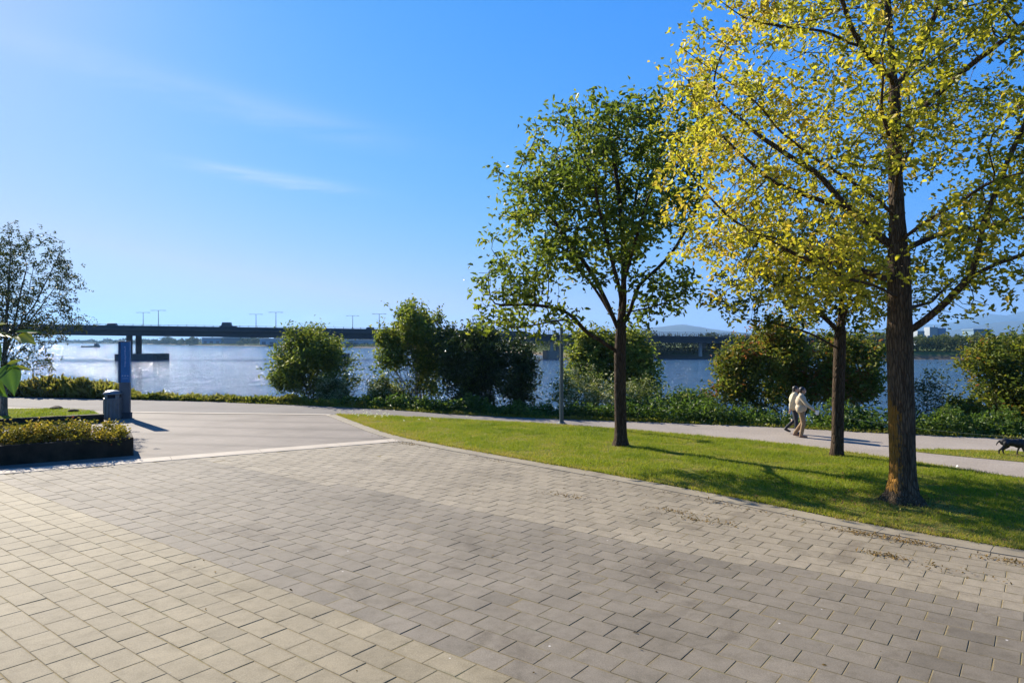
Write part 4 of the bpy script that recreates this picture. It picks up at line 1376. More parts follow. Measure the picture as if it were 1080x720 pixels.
# ------------------------------------------------------------------ riverside shrubs
def gz(x, y): return float(terrain_z(np.array([x]), np.array([y]))[0])

def bush_at(px, d, **kw):
    x = (px - 540) / F * d
    return (x, d, gz(x, d))

q = lambda px, py, d, r, w=1.0: (A(px, py, d), r, w)
make_bush('willow_bush', bush_at(330, 35.5), [q(330, 385, 35.5, (2.0, 1.8, 1.5)), q(326, 364, 35.5, (1.0, 1.1, 0.95)), q(300, 400, 35.5, (0.85, 1.0, 0.8)), q(357, 395, 35.5, (0.9, 1.1, 0.95))], 560, 24, (0.11, 0.24),
          M['leaf_bush'], 'round grey-green bush standing alone at the water edge left of the tall ones', spread=0.17, elong=2.6, seed=1.3, tint_mean=0.5, spray=0.25, gap=-0.06, shoots=110)
make_bush('bare_twig_bush', bush_at(366, 33.5), [q(366, 405, 33.5, (0.8, 0.8, 0.7))], 60, 5, (0.06, 0.1), M['leaf_birch'], 'sparse half-bare bush at the right foot of the round bush', stems=6, stem_r=0.014, twigs=60, elong=2, seed=2.2)
make_bush('tall_shrub', bush_at(438, 33), [q(440, 350, 33, (1.25, 1.3, 1.15)), q(420, 385, 33, (1.05, 1.1, 1.1)), q(455, 385, 33, (1.1, 1.2, 1.2)), q(412, 362, 33, (0.6, 0.8, 0.6)), q(418, 408, 33, (0.9, 1.0, 0.7)), q(443, 332, 33, (0.55, 0.6, 0.5))], 520, 22, (0.11, 0.22),
          M['leaf_bush'], 'tall upright yellow-green shrub with pale stems beside the dark bush', stems=14, stem_r=0.035, spread=0.16, elong=1.8, barkm=M['bark_pale'], seed=4.4, tint_mean=0.57, gap=-0.04, shoots=120)
make_bush('dark_bush', bush_at(515, 31), [q(500, 385, 31, (1.5, 1.6, 1.7)), q(530, 390, 31, (1.5, 1.6, 1.65)), q(552, 405, 31, (0.75, 1.1, 1.1)), q(478, 370, 31.5, (0.9, 1.2, 1.0)), q(515, 360, 31, (0.8, 1.0, 0.6))], 760, 26, (0.10, 0.20),
          M['leaf_dark'], 'broad dark green bush at the path edge behind the lamp post', stems=10, stem_r=0.03, spread=0.17, elong=1.9, seed=6.1, tint_mean=0.45, gap=-0.14, shoots=110)
make_bush('leafy_shrub', bush_at(648, 33), [q(650, 385, 33, (1.7, 1.5, 1.3)), q(618, 390, 33, (1.0, 1.1, 1.2)), q(625, 362, 33, (0.8, 0.9, 0.6)), q(678, 395, 33, (0.75, 1.0, 0.9)), q(660, 362, 33, (1.0, 1.0, 0.6))], 520, 23, (0.13, 0.26),
          M['leaf_bush'], 'bright green leafy shrub seen behind the trunk of the slender green tree', spread=0.18, elong=1.9, seed=9.9, tint_mean=0.62, gap=-0.06, shoots=110)
make_bush('reddish_bush', bush_at(832, 28), [q(800, 395, 28, (1.7, 1.6, 1.5)), q(850, 390, 28, (1.8, 1.7, 1.75)), q(900, 395, 27.5, (1.4, 1.5, 1.5)), q(770, 405, 28, (1.1, 1.2, 0.95)), q(830, 355, 28, (1.2, 1.2, 0.7)), q(785, 372, 28, (0.9, 1.0, 0.8))], 900, 24, (0.11, 0.22),
          M['leaf_red'], 'wide bush with reddish leaves along the path behind the two walkers', stems=12, spread=0.18, elong=1.8, seed=12.2, tint_mean=0.53, gap=-0.04, shoots=150, tint_grad=lambda P: 0.22 * np.array([mnoise.noise(Vector(p_ * 0.75)) for p_ in P]))
make_bush('brownish_bush', bush_at(1062, 25), [q(1050, 408, 25, (1.6, 1.7, 1.6)), q(1090, 400, 25, (1.9, 1.9, 1.9)), q(1150, 395, 24.5, (2.0, 1.9, 1.9)), q(1015, 425, 25, (0.7, 1.0, 0.8)), q(1060, 370, 25, (0.9, 1.0, 0.6))], 900, 24, (0.10, 0.20),
          M['leaf_red'], 'large brownish green bush at the right edge beyond the dog', stems=12, spread=0.17, elong=1.9, seed=15.2, tint_mean=0.46, gap=-0.05, shoots=150)
make_bush('bare_twig_bush', bush_at(975, 26.5), [q(975, 424, 26, (1.1, 0.9, 0.75)), q(985, 402, 26, (0.6, 0.6, 0.5))], 130, 15, (0.07, 0.13), M['leaf_dark'], 'sparse grey twiggy bush between the thick trunk and the brownish bush', stems=9, stem_r=0.014, twigs=100, elong=2, seed=17.2)
# pale flowering shrubs low on the bank
for px, py, d, r, lab, sd in ((406, 415, 32.3, (0.85, 0.8, 0.75), 'pale cream flowering shrub at the foot of the tall upright shrub', 1.0),
                              (349, 413, 33.8, (0.8, 0.7, 0.6), 'pale grey-green low shrub in front of the round bush', 2.0),
                              (612, 412, 29.3, (1.35, 0.9, 1.0), 'leafy cream-tipped shrub directly right of the lamp post', 3.0),
                              (672, 418, 28.6, (1.35, 0.9, 0.85), 'cream flowering shrub right of the trunk of the slender green tree', 4.0),
                              (722, 428, 27.6, (1.0, 0.8, 0.65), 'low green shrub in the gap before the reddish bush', 5.0)):
    make_bush('flowering_shrub', bush_at(px, d), [q(px, py, d, r)], 130, 26, (0.08, 0.15), M['leaf_cream'] if sd != 5.0 else M['leaf_under'], lab, stems=5, stem_r=0.014, twigs=26, spread=0.14, elong=1.6, seed=20 + sd,
              tint_mean=0.62 if sd < 5 else 0.5, group='low flowering shrubs on the bank')


# undergrowth along the bank: one mass of leaves
def undergrowth(name, x0, x1, off0, off1, n, hfun, size, m, label, elong=2.0, tint_mean=0.5, upright=0.0):
    X = rng.uniform(x0, x1, n)
    o_ = off0 + (off1 - off0) * rng.random(n)
    Y = path_upper_y(X) + o_
    zb = terrain_z(X, Y)
    h = np.array([hfun(x, y) * (0.6 + 0.95 * mnoise.noise(Vector((x * 0.8, y * 0.8, 1.7))) + 0.6 * mnoise.noise(Vector((x * 2.3, y * 2.3, 6.7)))) for x, y in zip(X, Y)])
    h = np.maximum(h, 0.08)
    Z = zb + h * rng.random(n) ** 0.7
    P = np.stack([X, Y, Z], 1)
    pn = np.array([mnoise.noise(Vector((x * 0.7, y * 0.7, 5.0))) for x, y in zip(X, Y)])
    tint = tint_mean + 0.3 * pn + rng.normal(0, 0.15, n)
    o = leaves(name, P, rng.uniform(size[0], size[1], n), tint, m, None, elong, -upright, 0.2)
    return tag(o, label, None, None, 'stuff')


undergrowth('undergrowth', -8.0, 4.0, 0.05, 2.6, 16000, lambda x, y: 0.75, (0.10, 0.2), M['leaf_under'], 'green leafy undergrowth along the middle bank', 1.8)
undergrowth('undergrowth', 4.0, 30.0, 0.05, 2.8, 34000, lambda x, y: 0.95, (0.10, 0.2), M['leaf_under'], 'green leafy undergrowth below the bushes on the right', 2.0, 0.45)
undergrowth('bank_grass', -21.5, -6.5, 0.02, 2.2, 20000, lambda x, y: 0.26, (0.12, 0.32), M['bank_grass'], 'rough grass along the bank before open water', 12.0, 0.36, 1.6)
undergrowth('tall_grass', -30.0, -20.5, 0.1, 3.0, 15000, lambda x, y: 0.85 if x < -22.3 else 0.5, (0.25, 0.6), M['bank_grass'], 'tall rough grass on the bank at far left', 18.0, 0.18, 2.2)
undergrowth('verge_grass', -14, 28, -0.25, 0.35, 15000, lambda x, y: 0.13, (0.07, 0.15), M['bank_grass'], 'grass fringe along the far edge of the path', 8.0, 0.4, 1.3)

# planter -----------------------------------------------------------------------------------
PC = np.array([-9.98, 18.0])
def pp2(u, v): return PC - strip_dir * u + sn * v      # u leftwards along the front, v to the back
root = empty('planter', (PC[0], PC[1], 0), 0, 'long low dark concrete planter filled with yellowish shrubs', 'planter')
b = MB()
Lp, Dp, Hp, tk = 14.0, 1.45, 0.475, 0.14
def loc2(p): return (p[0] - PC[0], p[1] - PC[1])
b.prism([loc2(pp2(Lp, 0)), loc2(pp2(0, 0)), loc2(pp2(0, tk)), loc2(pp2(Lp, tk))], -0.05, Hp)
b.prism([loc2(pp2(Lp, Dp - tk)), loc2(pp2(0, Dp - tk)), loc2(pp2(0, Dp)), loc2(pp2(Lp, Dp))], -0.05, Hp)
b.prism([loc2(pp2(tk, tk + .002)), loc2(pp2(0, tk + .002)), loc2(pp2(0, Dp - tk - .002)), loc2(pp2(tk, Dp - tk - .002))], -0.05, Hp)
b.build('wall', M['wall_dark'], root, 0.012)
b = MB(); b.prism([loc2(pp2(Lp, tk)), loc2(pp2(tk + .01, tk)), loc2(pp2(tk + .01, Dp - tk)), loc2(pp2(Lp, Dp - tk))], 0.2, 0.41)
b.build('soil', M['soil'], root)
k = 0
for u in np.arange(0.62, 9.0, 0.72):
    for v_ in (0.45, 0.98):
        uu = u + rng.normal(0, 0.08); vv = v_ + rng.normal(0, 0.06)
        c2 = pp2(uu, vv)
        hh = rng.uniform(0.22, 0.30) * (0.75 if uu < 1.2 else 1.0)
        make_bush('planter_shrub', (c2[0], c2[1], 0.40), [((c2[0], c2[1], 0.40 + hh * 0.85), (0.46, 0.42, hh))], 46, 18, (0.05, 0.10), M['leaf_planter'], 'small yellow-leaved shrub with reddish tips growing in the planter', stems=3, stem_r=0.008, twigs=8,
                  spread=0.08, elong=1.5, seed=30 + k, tint_mean=0.5, group='yellow shrubs in the planter', gap=-0.5)
        k += 1

# low wall of the raised bed
b = MB()
w0 = np.array([-15.15, 25.35])
b.prism([tuple(w0 - strip_dir * 24), tuple(w0), tuple(w0 + sn * 0.28), tuple(w0 - strip_dir * 24 + sn * 0.28)], -0.05, 0.30)
o = b.build('low_wall', M['wall_dark'], None, 0.012)
tag(o, 'low dark wall holding the lawn bed beside the litter bin', 'wall')

# litter bin ---------------------------------------------------------------------------------
BX, BY = W(118.8, 441.5)
root = empty('litter_bin', (BX, BY, 0), R(20), 'round grey litter bin with a pale domed lid in front of the blue sign pillar', 'bin')
b = MB(); b.lathe((0, 0, 0), [(0.29, 0.0), (0.30, 0.02), (0.305, 0.05), (0.31, 0.76), (0.32, 0.78), (0.32, 0.81), (0.30, 0.82)], 32)
b.build('body', M['bin'], root, smooth=True)
b = MB()
for k in range(16):
    a = 2 * PI * k / 16
    b.box((0.316 * math.cos(a), 0.316 * math.sin(a), 0.41), (0.014, 0.05, 0.64), a)
b.build('ribs', M['bin'], root)
for k in range(4):
    a = PI / 4 + PI / 2 * k
    b = MB(); b.box((0.27 * math.cos(a), 0.27 * math.sin(a), 0.885), (0.03, 0.16, 0.15), a)
    b.build('post', M['bin'], root)
b = MB(); b.lathe((0, 0, 0.82), [(0.25, 0), (0.25, 0.13)], 24); b.build('opening', M['black'], root, smooth=True)
b = MB(); b.lathe((0, 0, 0.955), [(0.325, 0.0), (0.33, 0.03), (0.315, 0.06), (0.25, 0.115), (0.15, 0.15), (0.03, 0.165)], 32); b.build('lid', M['bin_lid'], root, smooth=True)

# blue sign pillar ---------------------------------------------------------------------------
GX, GY = W(131.8, 440.8)
root = empty('sign_pillar', (GX, GY, 0), R(14), 'tall narrow sign pillar with blue upper half and grey lower half', 'sign')
b = MB(); b.box((0, 0, 0.11), (0.46, 0.26, 0.24)); b.build('plinth', M['sign_base'], root, 0.01)
b = MB(); b.box((0.0, 0, 0.815), (0.38, 0.16, 1.17)); b.build('lower_panel', M['sign_grey'], root, 0.006)
b = MB(); b.box((0.03, 0, 2.19), (0.32, 0.18, 1.58)); b.build('blue_face', M['sign_blue'], root, 0.006)
b = MB(); b.box((-0.172, 0, 2.19), (0.082, 0.20, 1.58)); b.build('edge_strip', M['sign_navy'], root, 0.006)
b = MB(); b.box((-0.01, 0, 2.995), (0.41, 0.21, 0.03)); b.build('cap', M['sign_navy'], root, 0.006)
b = MB()
# small illegible pale print: stacked upright strokes and a little pictogram row as in the photograph
for k in range(11):
    b.box((0.03 + rng.normal(0, 0.006), -0.0925, 2.78 - k * 0.075), (rng.uniform(0.03, 0.05), 0.003, rng.uniform(0.03, 0.05)))
for k in range(3):
    b.box((-0.06 + k * 0.09, -0.0925, 1.66), (0.05, 0.003, 0.05))
b.box((0.03, -0.0925, 1.56), (0.2, 0.003, 0.015))
b.build('print', M['sign_mark'], root)

# path lamp ----------------------------------------------------------------------------------
LX, LY = W(592.3, 447.3)
root = empty('lamp_post', (LX, LY, 0.0), 0, 'grey-green steel lamp post with a small dome lamp at the path edge', 'lamp post')
b = MB(); b.lathe((0, 0, 0), [(0.19, 0.0), (0.19, 0.03), (0.12, 0.06), (0.10, 0.10)], 20); b.build('base_plate', M['steel'], root, smooth=True)
b = MB(); b.tube([(0, 0, 0.02), (0, 0, 2.0), (0, 0, 3.62)], [0.075, 0.066, 0.055], 16); b.build('pole', M['steel'], root, smooth=True)
b = MB(); b.tube([(0, 0, 3.56), (-0.12, 0, 3.70), (-0.30, 0, 3.74)], [0.04, 0.035, 0.03], 10); b.build('arm', M['steel'], root, smooth=True)
b = MB(); b.lathe((-0.31, 0, 3.66), [(0.15, 0.0), (0.165, 0.03), (0.165, 0.10), (0.14, 0.17), (0.08, 0.22), (0.01, 0.24)], 24); b.build('lamp_head', M['lamp_glass'], root, smooth=True)
b = MB(); b.lathe((-0.31, 0, 3.62), [(0.10, 0.0), (0.13, 0.015), (0.14, 0.04)], 24); b.build('lens', M['steel'], root, smooth=True)

# leaf litter along the kerb ------------------------------------------------------------------
def litter():
    P, t_ = [], []
    kl = offset_line(kerb_front, -0.12)
    for i in range(len(kl) - 1):
        y = kl[i][1]
        if y > 22 or y < 7: continue
        dens = 26 if y < 14 else 7
        clump = max(0, mnoise.noise(Vector((kl[i][0] * 0.9, y * 0.9, 2.2)))) * 3
        for k in range(int(dens * (0.25 + clump))):
            u = rng.random()
            p = kl[i] * (1 - u) + kl[i + 1] * u
            P.append((p[0] + rng.normal(0, 0.09) - 0.02, p[1] + rng.normal(0, 0.09) - 0.03, 0.004 + rng.random() * 0.012)); t_.append(rng.random() * 0.8)
    for px, py, n, s in ((905, 562, 190, 0.16), (960, 572, 220, 0.18), (935, 586, 160, 0.14), (1068, 593, 120, 0.15), (600, 523, 90, 0.2), (715, 540, 110, 0.2), (730, 548, 60, 0.15), (430, 468, 120, 0.22), (442, 467, 60, 0.14), (990, 600, 60, 0.3), (760, 552, 60, 0.2)):
        x, y = W(px, py)
        for k in range(n):
            e = rng.normal(0, s, 2)
            v2 = Adir * -e[0] * 1.3 + Bdir * e[1] * 0.4
            P.append((x + v2[0], y + v2[1], 0.004 + rng.random() * 0.02)); t_.append(0.35 + rng.random() * 0.55)
    for k in range(90):
        x, y = rng.uniform(-5, 8), rng.uniform(5, 16)
        P.append((x, y, 0.006)); t_.append(rng.random() * 0.8)
    P = np.array(P)
    ok = ~in_poly(P[:, 0], P[:, 1], np.concatenate([kerb_front, kerb_back[::-1]]))
    P = P[ok]; t_ = np.array(t_)[ok]
    o = leaves('leaf_litter', P, rng.uniform(0.02, 0.06, len(P)), t_, M['litter'], None, 1.9, 0.0, 2.5, 0.05)
    tag(o, 'dry leaves and catkins scattered along the kerb', None, None, 'stuff')


litter()
n_ = 900
a_ = rng.uniform(0, 2 * PI, n_); r_ = np.abs(rng.normal(0, 2.6, n_)) + 0.2
P = np.stack([TX + np.cos(a_) * r_, TY + np.sin(a_) * r_ * 0.8, 0.035 + rng.random(n_) * 0.05], 1)
ok = in_poly(P[:, 0], P[:, 1], np.array(lawn_poly)); P = P[ok]
o = leaves('fallen_leaves', P, rng.uniform(0.03, 0.08, len(P)), 0.3 + 0.7 * rng.random(len(P)), M['litter'], None, 1.6, 0.0, 2.0, 0.08)
tag(o, 'dry leaves lying in the lawn around the thick trunk', None, None, 'stuff')
# white dandelion-like flowers in the lawn corner
P = []
for px, py, n, s in ((397, 441, 12, 0.35), (388, 440, 8, 0.4), (375, 438, 8, 0.5), (450, 446, 4, 0.6)):
    x, y = W(px, py)
    for k in range(n): P.append((x + rng.normal(0, s), y + rng.normal(0, s * 0.5), 0.08 + rng.random() * 0.14))
P = np.array(P); P = np.repeat(P, 7, axis=0) + rng.normal(0, 0.012, (len(P) * 7, 3))
o = leaves('lawn_flowers', P, rng.uniform(0.03, 0.05, len(P)), rng.random(len(P)), M['petal'], None, 1.3, -0.3)
tag(o, 'white flowers in the pointed corner of the lawn', None, None, 'stuff')
# scrap of paper on the path
x, y = W(1010, 493.5)
b = MB(); b.add([(x - .05, y, .012), (x + .0, y - .03, .05), (x + .055, y + .01, .012), (x + .01, y + .05, .06), (x, y, .075)], [(0, 1, 4), (1, 2, 4), (2, 3, 4), (3, 0, 4), (3, 2, 1, 0)])
o = b.build('paper_scrap', M['white'])
tag(o, 'small white crumpled paper scrap on the gravel edge', 'litter')
# two dark stones at the rim of the bed
for px, py, s, lab in ((59, 431.5, 0.24, 'larger dark stone on the raised lawn edge'), (78, 434.5, 0.2, 'smaller dark stone at the tip of the raised lawn')):
    x, y = W(px, py, 0.1)
    bm = bmesh.new(); bmesh.ops.create_icosphere(bm, subdivisions=3, radius=s)
    for v in bm.verts:
        v.co *= 1 + 0.3 * mnoise.noise(v.co * 4 + Vector((px, 0, 0))); v.co.z *= 0.45
    me = bpy.data.meshes.new('stone'); bm.to_mesh(me); bm.free()
    for p in me.polygons: p.use_smooth = True
    o = link('stone', me, M['wall_dark']); o.location = (x, y, 0.15)
    tag(o, lab, 'stone', 'stones at the lawn bed')

# ------------------------------------------------------------------ bridge
B0, B1 = np.array([-110.0, 198.0]), np.array([59.0, 214.0])
bd = (B1 - B0) / np.linalg.norm(B1 - B0); bn = np.array([-bd[1], bd[0]])
def bz(s): return 7.65 - 2.1 * s / 169.7       # parapet top
def bpt(s, v): return B0 + bd * s + bn * v
SB = list(range(-420, 236, 5))
root = empty('bridge', (B0[0], B0[1], WATER), 0, 'long dark road bridge crossing the river on paired columns', 'bridge')
ro = np.array([B0[0], B0[1], WATER])


def extr(prof, name, m, s_list=SB):
    """prof: closed list of (v, z relative to the parapet top)"""
    V, Fq = [], []
    n = len(prof)
    for s in s_list:
        for v, z in prof:
            p = bpt(s, v); V.append((p[0] - ro[0], p[1] - ro[1], bz(s) + z - ro[2]))
    for i in range(len(s_list) - 1):
        for j in range(n):
            a, c = i * n + j, i * n + (j + 1) % n
            Fq.append((a, c, c + n, a + n))
    b = MB(); b.add(V, Fq + [tuple(range(n)), tuple(reversed(range((len(s_list) - 1) * n, len(s_list) * n)))])
    return b.build(name, m, root)


SBL = [q_ for q_ in SB if q_ <= 118]
SBR = [q_ for q_ in SB if q_ >= 118]
for v0_, v1_ in ((0, 0.3), (21.7, 22)):
    extr([(v0_, -0.05), (v1_, -0.05), (v1_, -0.95), (v0_, -0.95)], 'parapet', M['bridge'], SBL)
    for zr in (-0.05, -0.35, -0.65):
        extr([(v0_ + 0.1, zr), (v0_ + 0.2, zr), (v0_ + 0.2, zr - 0.08), (v0_ + 0.1, zr - 0.08)], 'rail', M['bridge_con'], SBR)
pb = MB()
for s in np.arange(118, 232, 1.25):
    for v in (0.15, 21.85):
        p = bpt(s, v)
        pb.box((p[0] - ro[0], p[1] - ro[1], bz(s) - 0.5 - ro[2]), (0.12, 0.10, 0.9))
tag(pb.build('railing_posts', M['bridge_con'], root), None, None, None, 'stuff')
extr([(-0.25, -0.97), (22.25, -0.97), (22.25, -1.35), (-0.25, -1.35)], 'deck', M['asphalt'])
for v in (0.7, 7.5, 14.5, 20.3):
    extr([(v, -1.36), (v + 0.9, -1.36), (v + 0.9, -3.0), (v, -3.0)], 'girder', M['bridge'])
b = MB()
for s in np.arange(-300, 232, 2.5):
    for v in (0.15, 21.85):
        p = bpt(s, v)
        b.box((p[0] - ro[0], p[1] - ro[1], bz(s) + 0.14 - ro[2]), (0.10, 0.10, 0.40 if int(s) % 15 else 0.62))
tag(b.build('railing_posts', M['bridge'], root), None, None, None, 'stuff')
extr([(0.11, 0.30), (0.19, 0.30), (0.19, 0.22), (0.11, 0.22)], 'handrail', M['bridge'])
extr([(21.81, 0.30), (21.89, 0.30), (21.89, 0.22), (21.81, 0.22)], 'handrail', M['bridge'])


def s_of(px, v):
    # position along the bridge where its line at offset v meets the bearing of this pixel column
    t_ = (px - 540) / F
    o_ = B0 + bn * v
    return (t_ * o_[1] - o_[0]) / (bd[0] - t_ * bd[1])


def pier(cols, cap, m, colr, capz=(-3.2, 1.0)):
    pr = empty('pier', (0, 0, 0)); pr.parent = root
    ss = [s_of(px, v) for px, v in cols]
    s = sum(ss) / len(ss)
    top = bz(s) - 1.36 - ro[2]
    for (px, v), s1 in zip(cols, ss):
        p = bpt(s1, v)
        b = MB(); b.tube([(p[0] - ro[0], p[1] - ro[1], capz[1] - 0.2 if cap else -1.0), (p[0] - ro[0], p[1] - ro[1], top - 0.4)], colr, 20)
        b.build('column', m, pr, smooth=True)
    v0, v1 = cols[0][1] - 2.5, cols[-1][1] + 2.5
    a = [bpt(s - 1.0, v0), bpt(s + 1.0, v0), bpt(s + 1.0, v1), bpt(s - 1.0, v1)]
    b = MB(); b.prism([(p[0] - ro[0], p[1] - ro[1]) for p in a], top - 1.2, top - 0.02); b.build('crosshead', M['bridge_con'], pr, 0.05)
    if cap:
        h0, h1 = s_of(cap[0], 2.0), s_of(cap[1], 2.0)
        poly = [bpt(h0, 3.0), bpt(h0 + .8, 2.0), bpt(h1 - .8, 2.0), bpt(h1, 3.0), bpt(h1, 12), bpt(h1 - .8, 13), bpt(h0 + .8, 13), bpt(h0, 12)]
        b = MB(); b.prism([(p[0] - ro[0], p[1] - ro[1]) for p in poly], capz[0], capz[1]); b.build('pile_cap', M['pier_brown'] if m is M['pier_pale'] else M['bridge_con'], pr, 0.08)


pier([(-115, 4.5), (-104, 10.0)], (-134, -88), M['bridge_con'], 0.85, (-2.5, 1.8))
pier([(136.5, 4.5), (146.3, 10.0)], (119, 164), M['bridge_con'], 0.85, (-2.5, 1.8))
pier([(338, 4.5), (347, 10.0)], (322, 364), M['bridge_con'], 0.8, (-2.5, 1.8))
pier([(582, 4.5), (588, 10.0)], (577, 592), M['pier_pale'], 0.6, (-2.5, 2.6))
pier([(738.5, 4.5), (742, 12.0)], None, M['pier_pale'], 0.62)

# street lamps on the bridge
def bridge_lamp(s, v, lab):
    p = bpt(s, v)
    r = empty('bridge_lamp', (p[0], p[1], bz(s) - 0.96), math.atan2(bd[1], bd[0]), lab, 'street lamp', 'street lamps on the bridge')
    b = MB(); b.tube([(0, 0, 0), (0, 0, 5.5)], [0.12, 0.07], 8); b.build('pole', M['steel'], r, smooth=True)
    for sgn in (-1, 1):
        b = MB(); b.tube([(0, 0, 5.42), (sgn * 0.8, 0, 5.5), (sgn * 1.5, 0, 5.48)], [0.06, 0.05, 0.05], 6); b.box((sgn * 1.75, 0, 5.45), (0.7, 0.32, 0.12)); b.build('arm', M['steel'], r)


for px, v, lab in ((151, 20.5, 'twin-armed bridge street lamp, left one of the pair above the paired columns'), (167, 1.2, 'twin-armed bridge street lamp, right one of the pair above the paired columns'),
                   (270, 20.5, 'twin-armed bridge street lamp left of the round bush top, farther of two'), (291, 1.2, 'twin-armed bridge street lamp left of the round bush top, nearer of two'),
                   (372, 20.5, 'twin-armed bridge street lamp between the round bush and the tall shrub, farther'), (400, 1.2, 'twin-armed bridge street lamp just beside the tall shrub')):
    bridge_lamp(s_of(px, v), v, lab)


def car(px, v, L_, H_, m, lab):
    s = s_of(px, v)
    p = bpt(s, v); zz = bz(s) - 0.965
    r = empty('car', (p[0], p[1], zz), math.atan2(bd[1], bd[0]), lab, 'car', 'vehicles on the bridge')
    b = MB(); b.prism([(-L_ / 2, -0.85), (L_ / 2, -0.85), (L_ / 2, 0.85), (-L_ / 2, 0.85)], 0.3, H_ * 0.55); b.build('body', m, r, 0.12)
    b = MB(); b.box((-0.1 * L_, 0, H_ * 0.775), (L_ * 0.62, 1.5, H_ * 0.45), 0, 0.82); b.build('cabin', m, r, 0.1)
    for wx in (-0.32, 0.32):
        for wy in (-0.8, 0.8):
            b = MB(); b.tube([(wx * L_, wy - 0.1, 0.33), (wx * L_, wy + 0.1, 0.33)], 0.33, 14); b.build('wheel', M['black'], r)


car(241, 4.0, 4.8, 2.35, M['car_dark'], 'dark van on the bridge midway between the two left lamp pairs')
car(120, 4.0, 4.4, 1.6, M['car_dark'], 'dark car on the bridge left of the paired columns')
car(392, 15.0, 4.4, 1.7, M['car_dark'], 'dark car on the bridge beside the tall shrub')

# ------------------------------------------------------------------ far bank
def far_pt(px, extra=8.0):
    t_ = (px - 540) / F
    y = float(np.interp(px, SHORE_PX, SHORE_D)) + extra
    x = t_ * y
    return x, y, gz(x, y)


def shed(px0, px1, extra, h, dep, wm, lab, name='shed', roof=True, doors=3):
    t0, t1 = (px0 - 540) / F, (px1 - 540) / F
    pm = (px0 + px1) / 2
    x, y, z = far_pt(pm, extra)
    z = max(z, -0.3)
    Wd = (t1 - t0) * y
    r = empty(name, (x, y, z - 0.3), 0, lab, 'building')
    b = MB(); b.box((0, dep / 2, h / 2), (Wd, dep, h)); b.build('wall', wm, r)
    if roof:
        b = MB(); b.prism([(-Wd / 2 - .6, -0.6), (Wd / 2 + .6, -0.6), (Wd / 2 + .6, dep + .6), (-Wd / 2 - .6, dep + .6)], h + 0.01, h + h * 0.22)
        b.build('roof', M['shed_roof'], r, 0.3)
    for k in range(doors):
        u = -Wd / 2 + Wd * (k + 0.5) / doors
        b = MB(); b.box((u, -0.06, h * 0.3), (Wd / doors * 0.5, 0.1, h * 0.5)); b.build('door', M['shed_dark'], r)
    return r


shed(213, 233, 40, 7.5, 30, M['shed_blue'], 'blue-walled shed on the far shore below the bridge, left of the white ones')
shed(274, 324, 30, 5.6, 30, M['shed_wall'], 'long white-roofed shed on the far shore left of the round bush', doors=6)
shed(330, 352, 40, 6.0, 30, M['shed_blue'], 'blue-grey shed on the far shore behind the round bush')
shed(360, 412, 30, 4.2, 26, M['shed_wall'], 'low pale shed on the far shore between round bush and tall shrub', doors=5)
shed(236, 262, 60, 8.0, 24, M['shed_dark'], 'dark warehouse block on the far shore beside the blue shed', doors=2)

# white works with tower, right
x, y, z = far_pt(978, 150)
r = empty('factory', (x, y, z), 0, 'white factory with a tall block beyond the far trees right of the thick trunk', 'building')
for nm, bx, w_, h_, dep, m_ in (('hall', 0, 15, 5.5, 12, M['shed_roof']), ('tower', 1.0, 4.2, 9.5, 5, M['shed_wall']), ('tower_side', 5.4, 4.0, 9.0, 5, M['glass_blue']), ('annex', -5.6, 3.6, 7.5, 5, M['shed_wall'])):
    b = MB(); b.box((bx, 6 if nm == 'hall' else 3 - (0.4 if nm != 'hall' else 0) - 4, h_ / 2), (w_, dep, h_)); b.build(nm, m_, r, 0.05)
b = MB(); b.tube([(3.6, 0, 0), (3.6, 0, 10.4)], 0.35, 10); b.tube([(8.6, 1, 0), (8.6, 1, 11.5)], 0.22, 10); b.build('chimney', M['shed_roof'], r)
for k in range(4):
    b = MB(); b.box((-6 + k * 3.2, -0.03, 2.6), (1.6, 0.1, 1.4)); b.build('window', M['shed_dark'], r)
x, y, z = far_pt(1036, 110)
r = empty('blue_building', (x, y, z), 0, 'small blue building beyond the far trees near the brownish bush', 'building')
b = MB(); b.box((0, 4, 3.6), (8, 8, 7.2)); b.build('wall', M['shed_blue'], r)
b = MB(); b.prism([(-4.3, -0.3), (4.3, -0.3), (4.3, 8.3), (-4.3, 8.3)], 7.21, 7.8); b.build('roof', M['shed_blue'], r, 0.1)
for k in range(3):
    b = MB(); b.box((-2.6 + k * 2.6, -0.04, 4.8), (1.5, 0.1, 1.6)); b.build('window', M['shed_roof'], r)


def far_tree(px, extra, h, w, m, lab, n=40, per=22):
    x, y, z = far_pt(px, extra)
    z = max(z, -0.8)
    c = np.array([x, y, z])
    make_bush('far_tree', (x, y, z), [(c + [0, 0, h * 0.6], (w * 0.5, w * 0.5, h * 0.42)), (c + [w * 0.2, 0, h * 0.42], (w * 0.36, w * 0.4, h * 0.3)), (c + [-w * 0.22, 0, h * 0.45], (w * 0.34, w * 0.4, h * 0.34))], n, per,
              (w * 0.07, w * 0.14), m, lab, stems=3, stem_r=w * 0.03, twigs=8, spread=w * 0.08, elong=1.5, seed=40 + px * 0.01, cat='tree', group='single trees on the far bank', gap=-0.4)


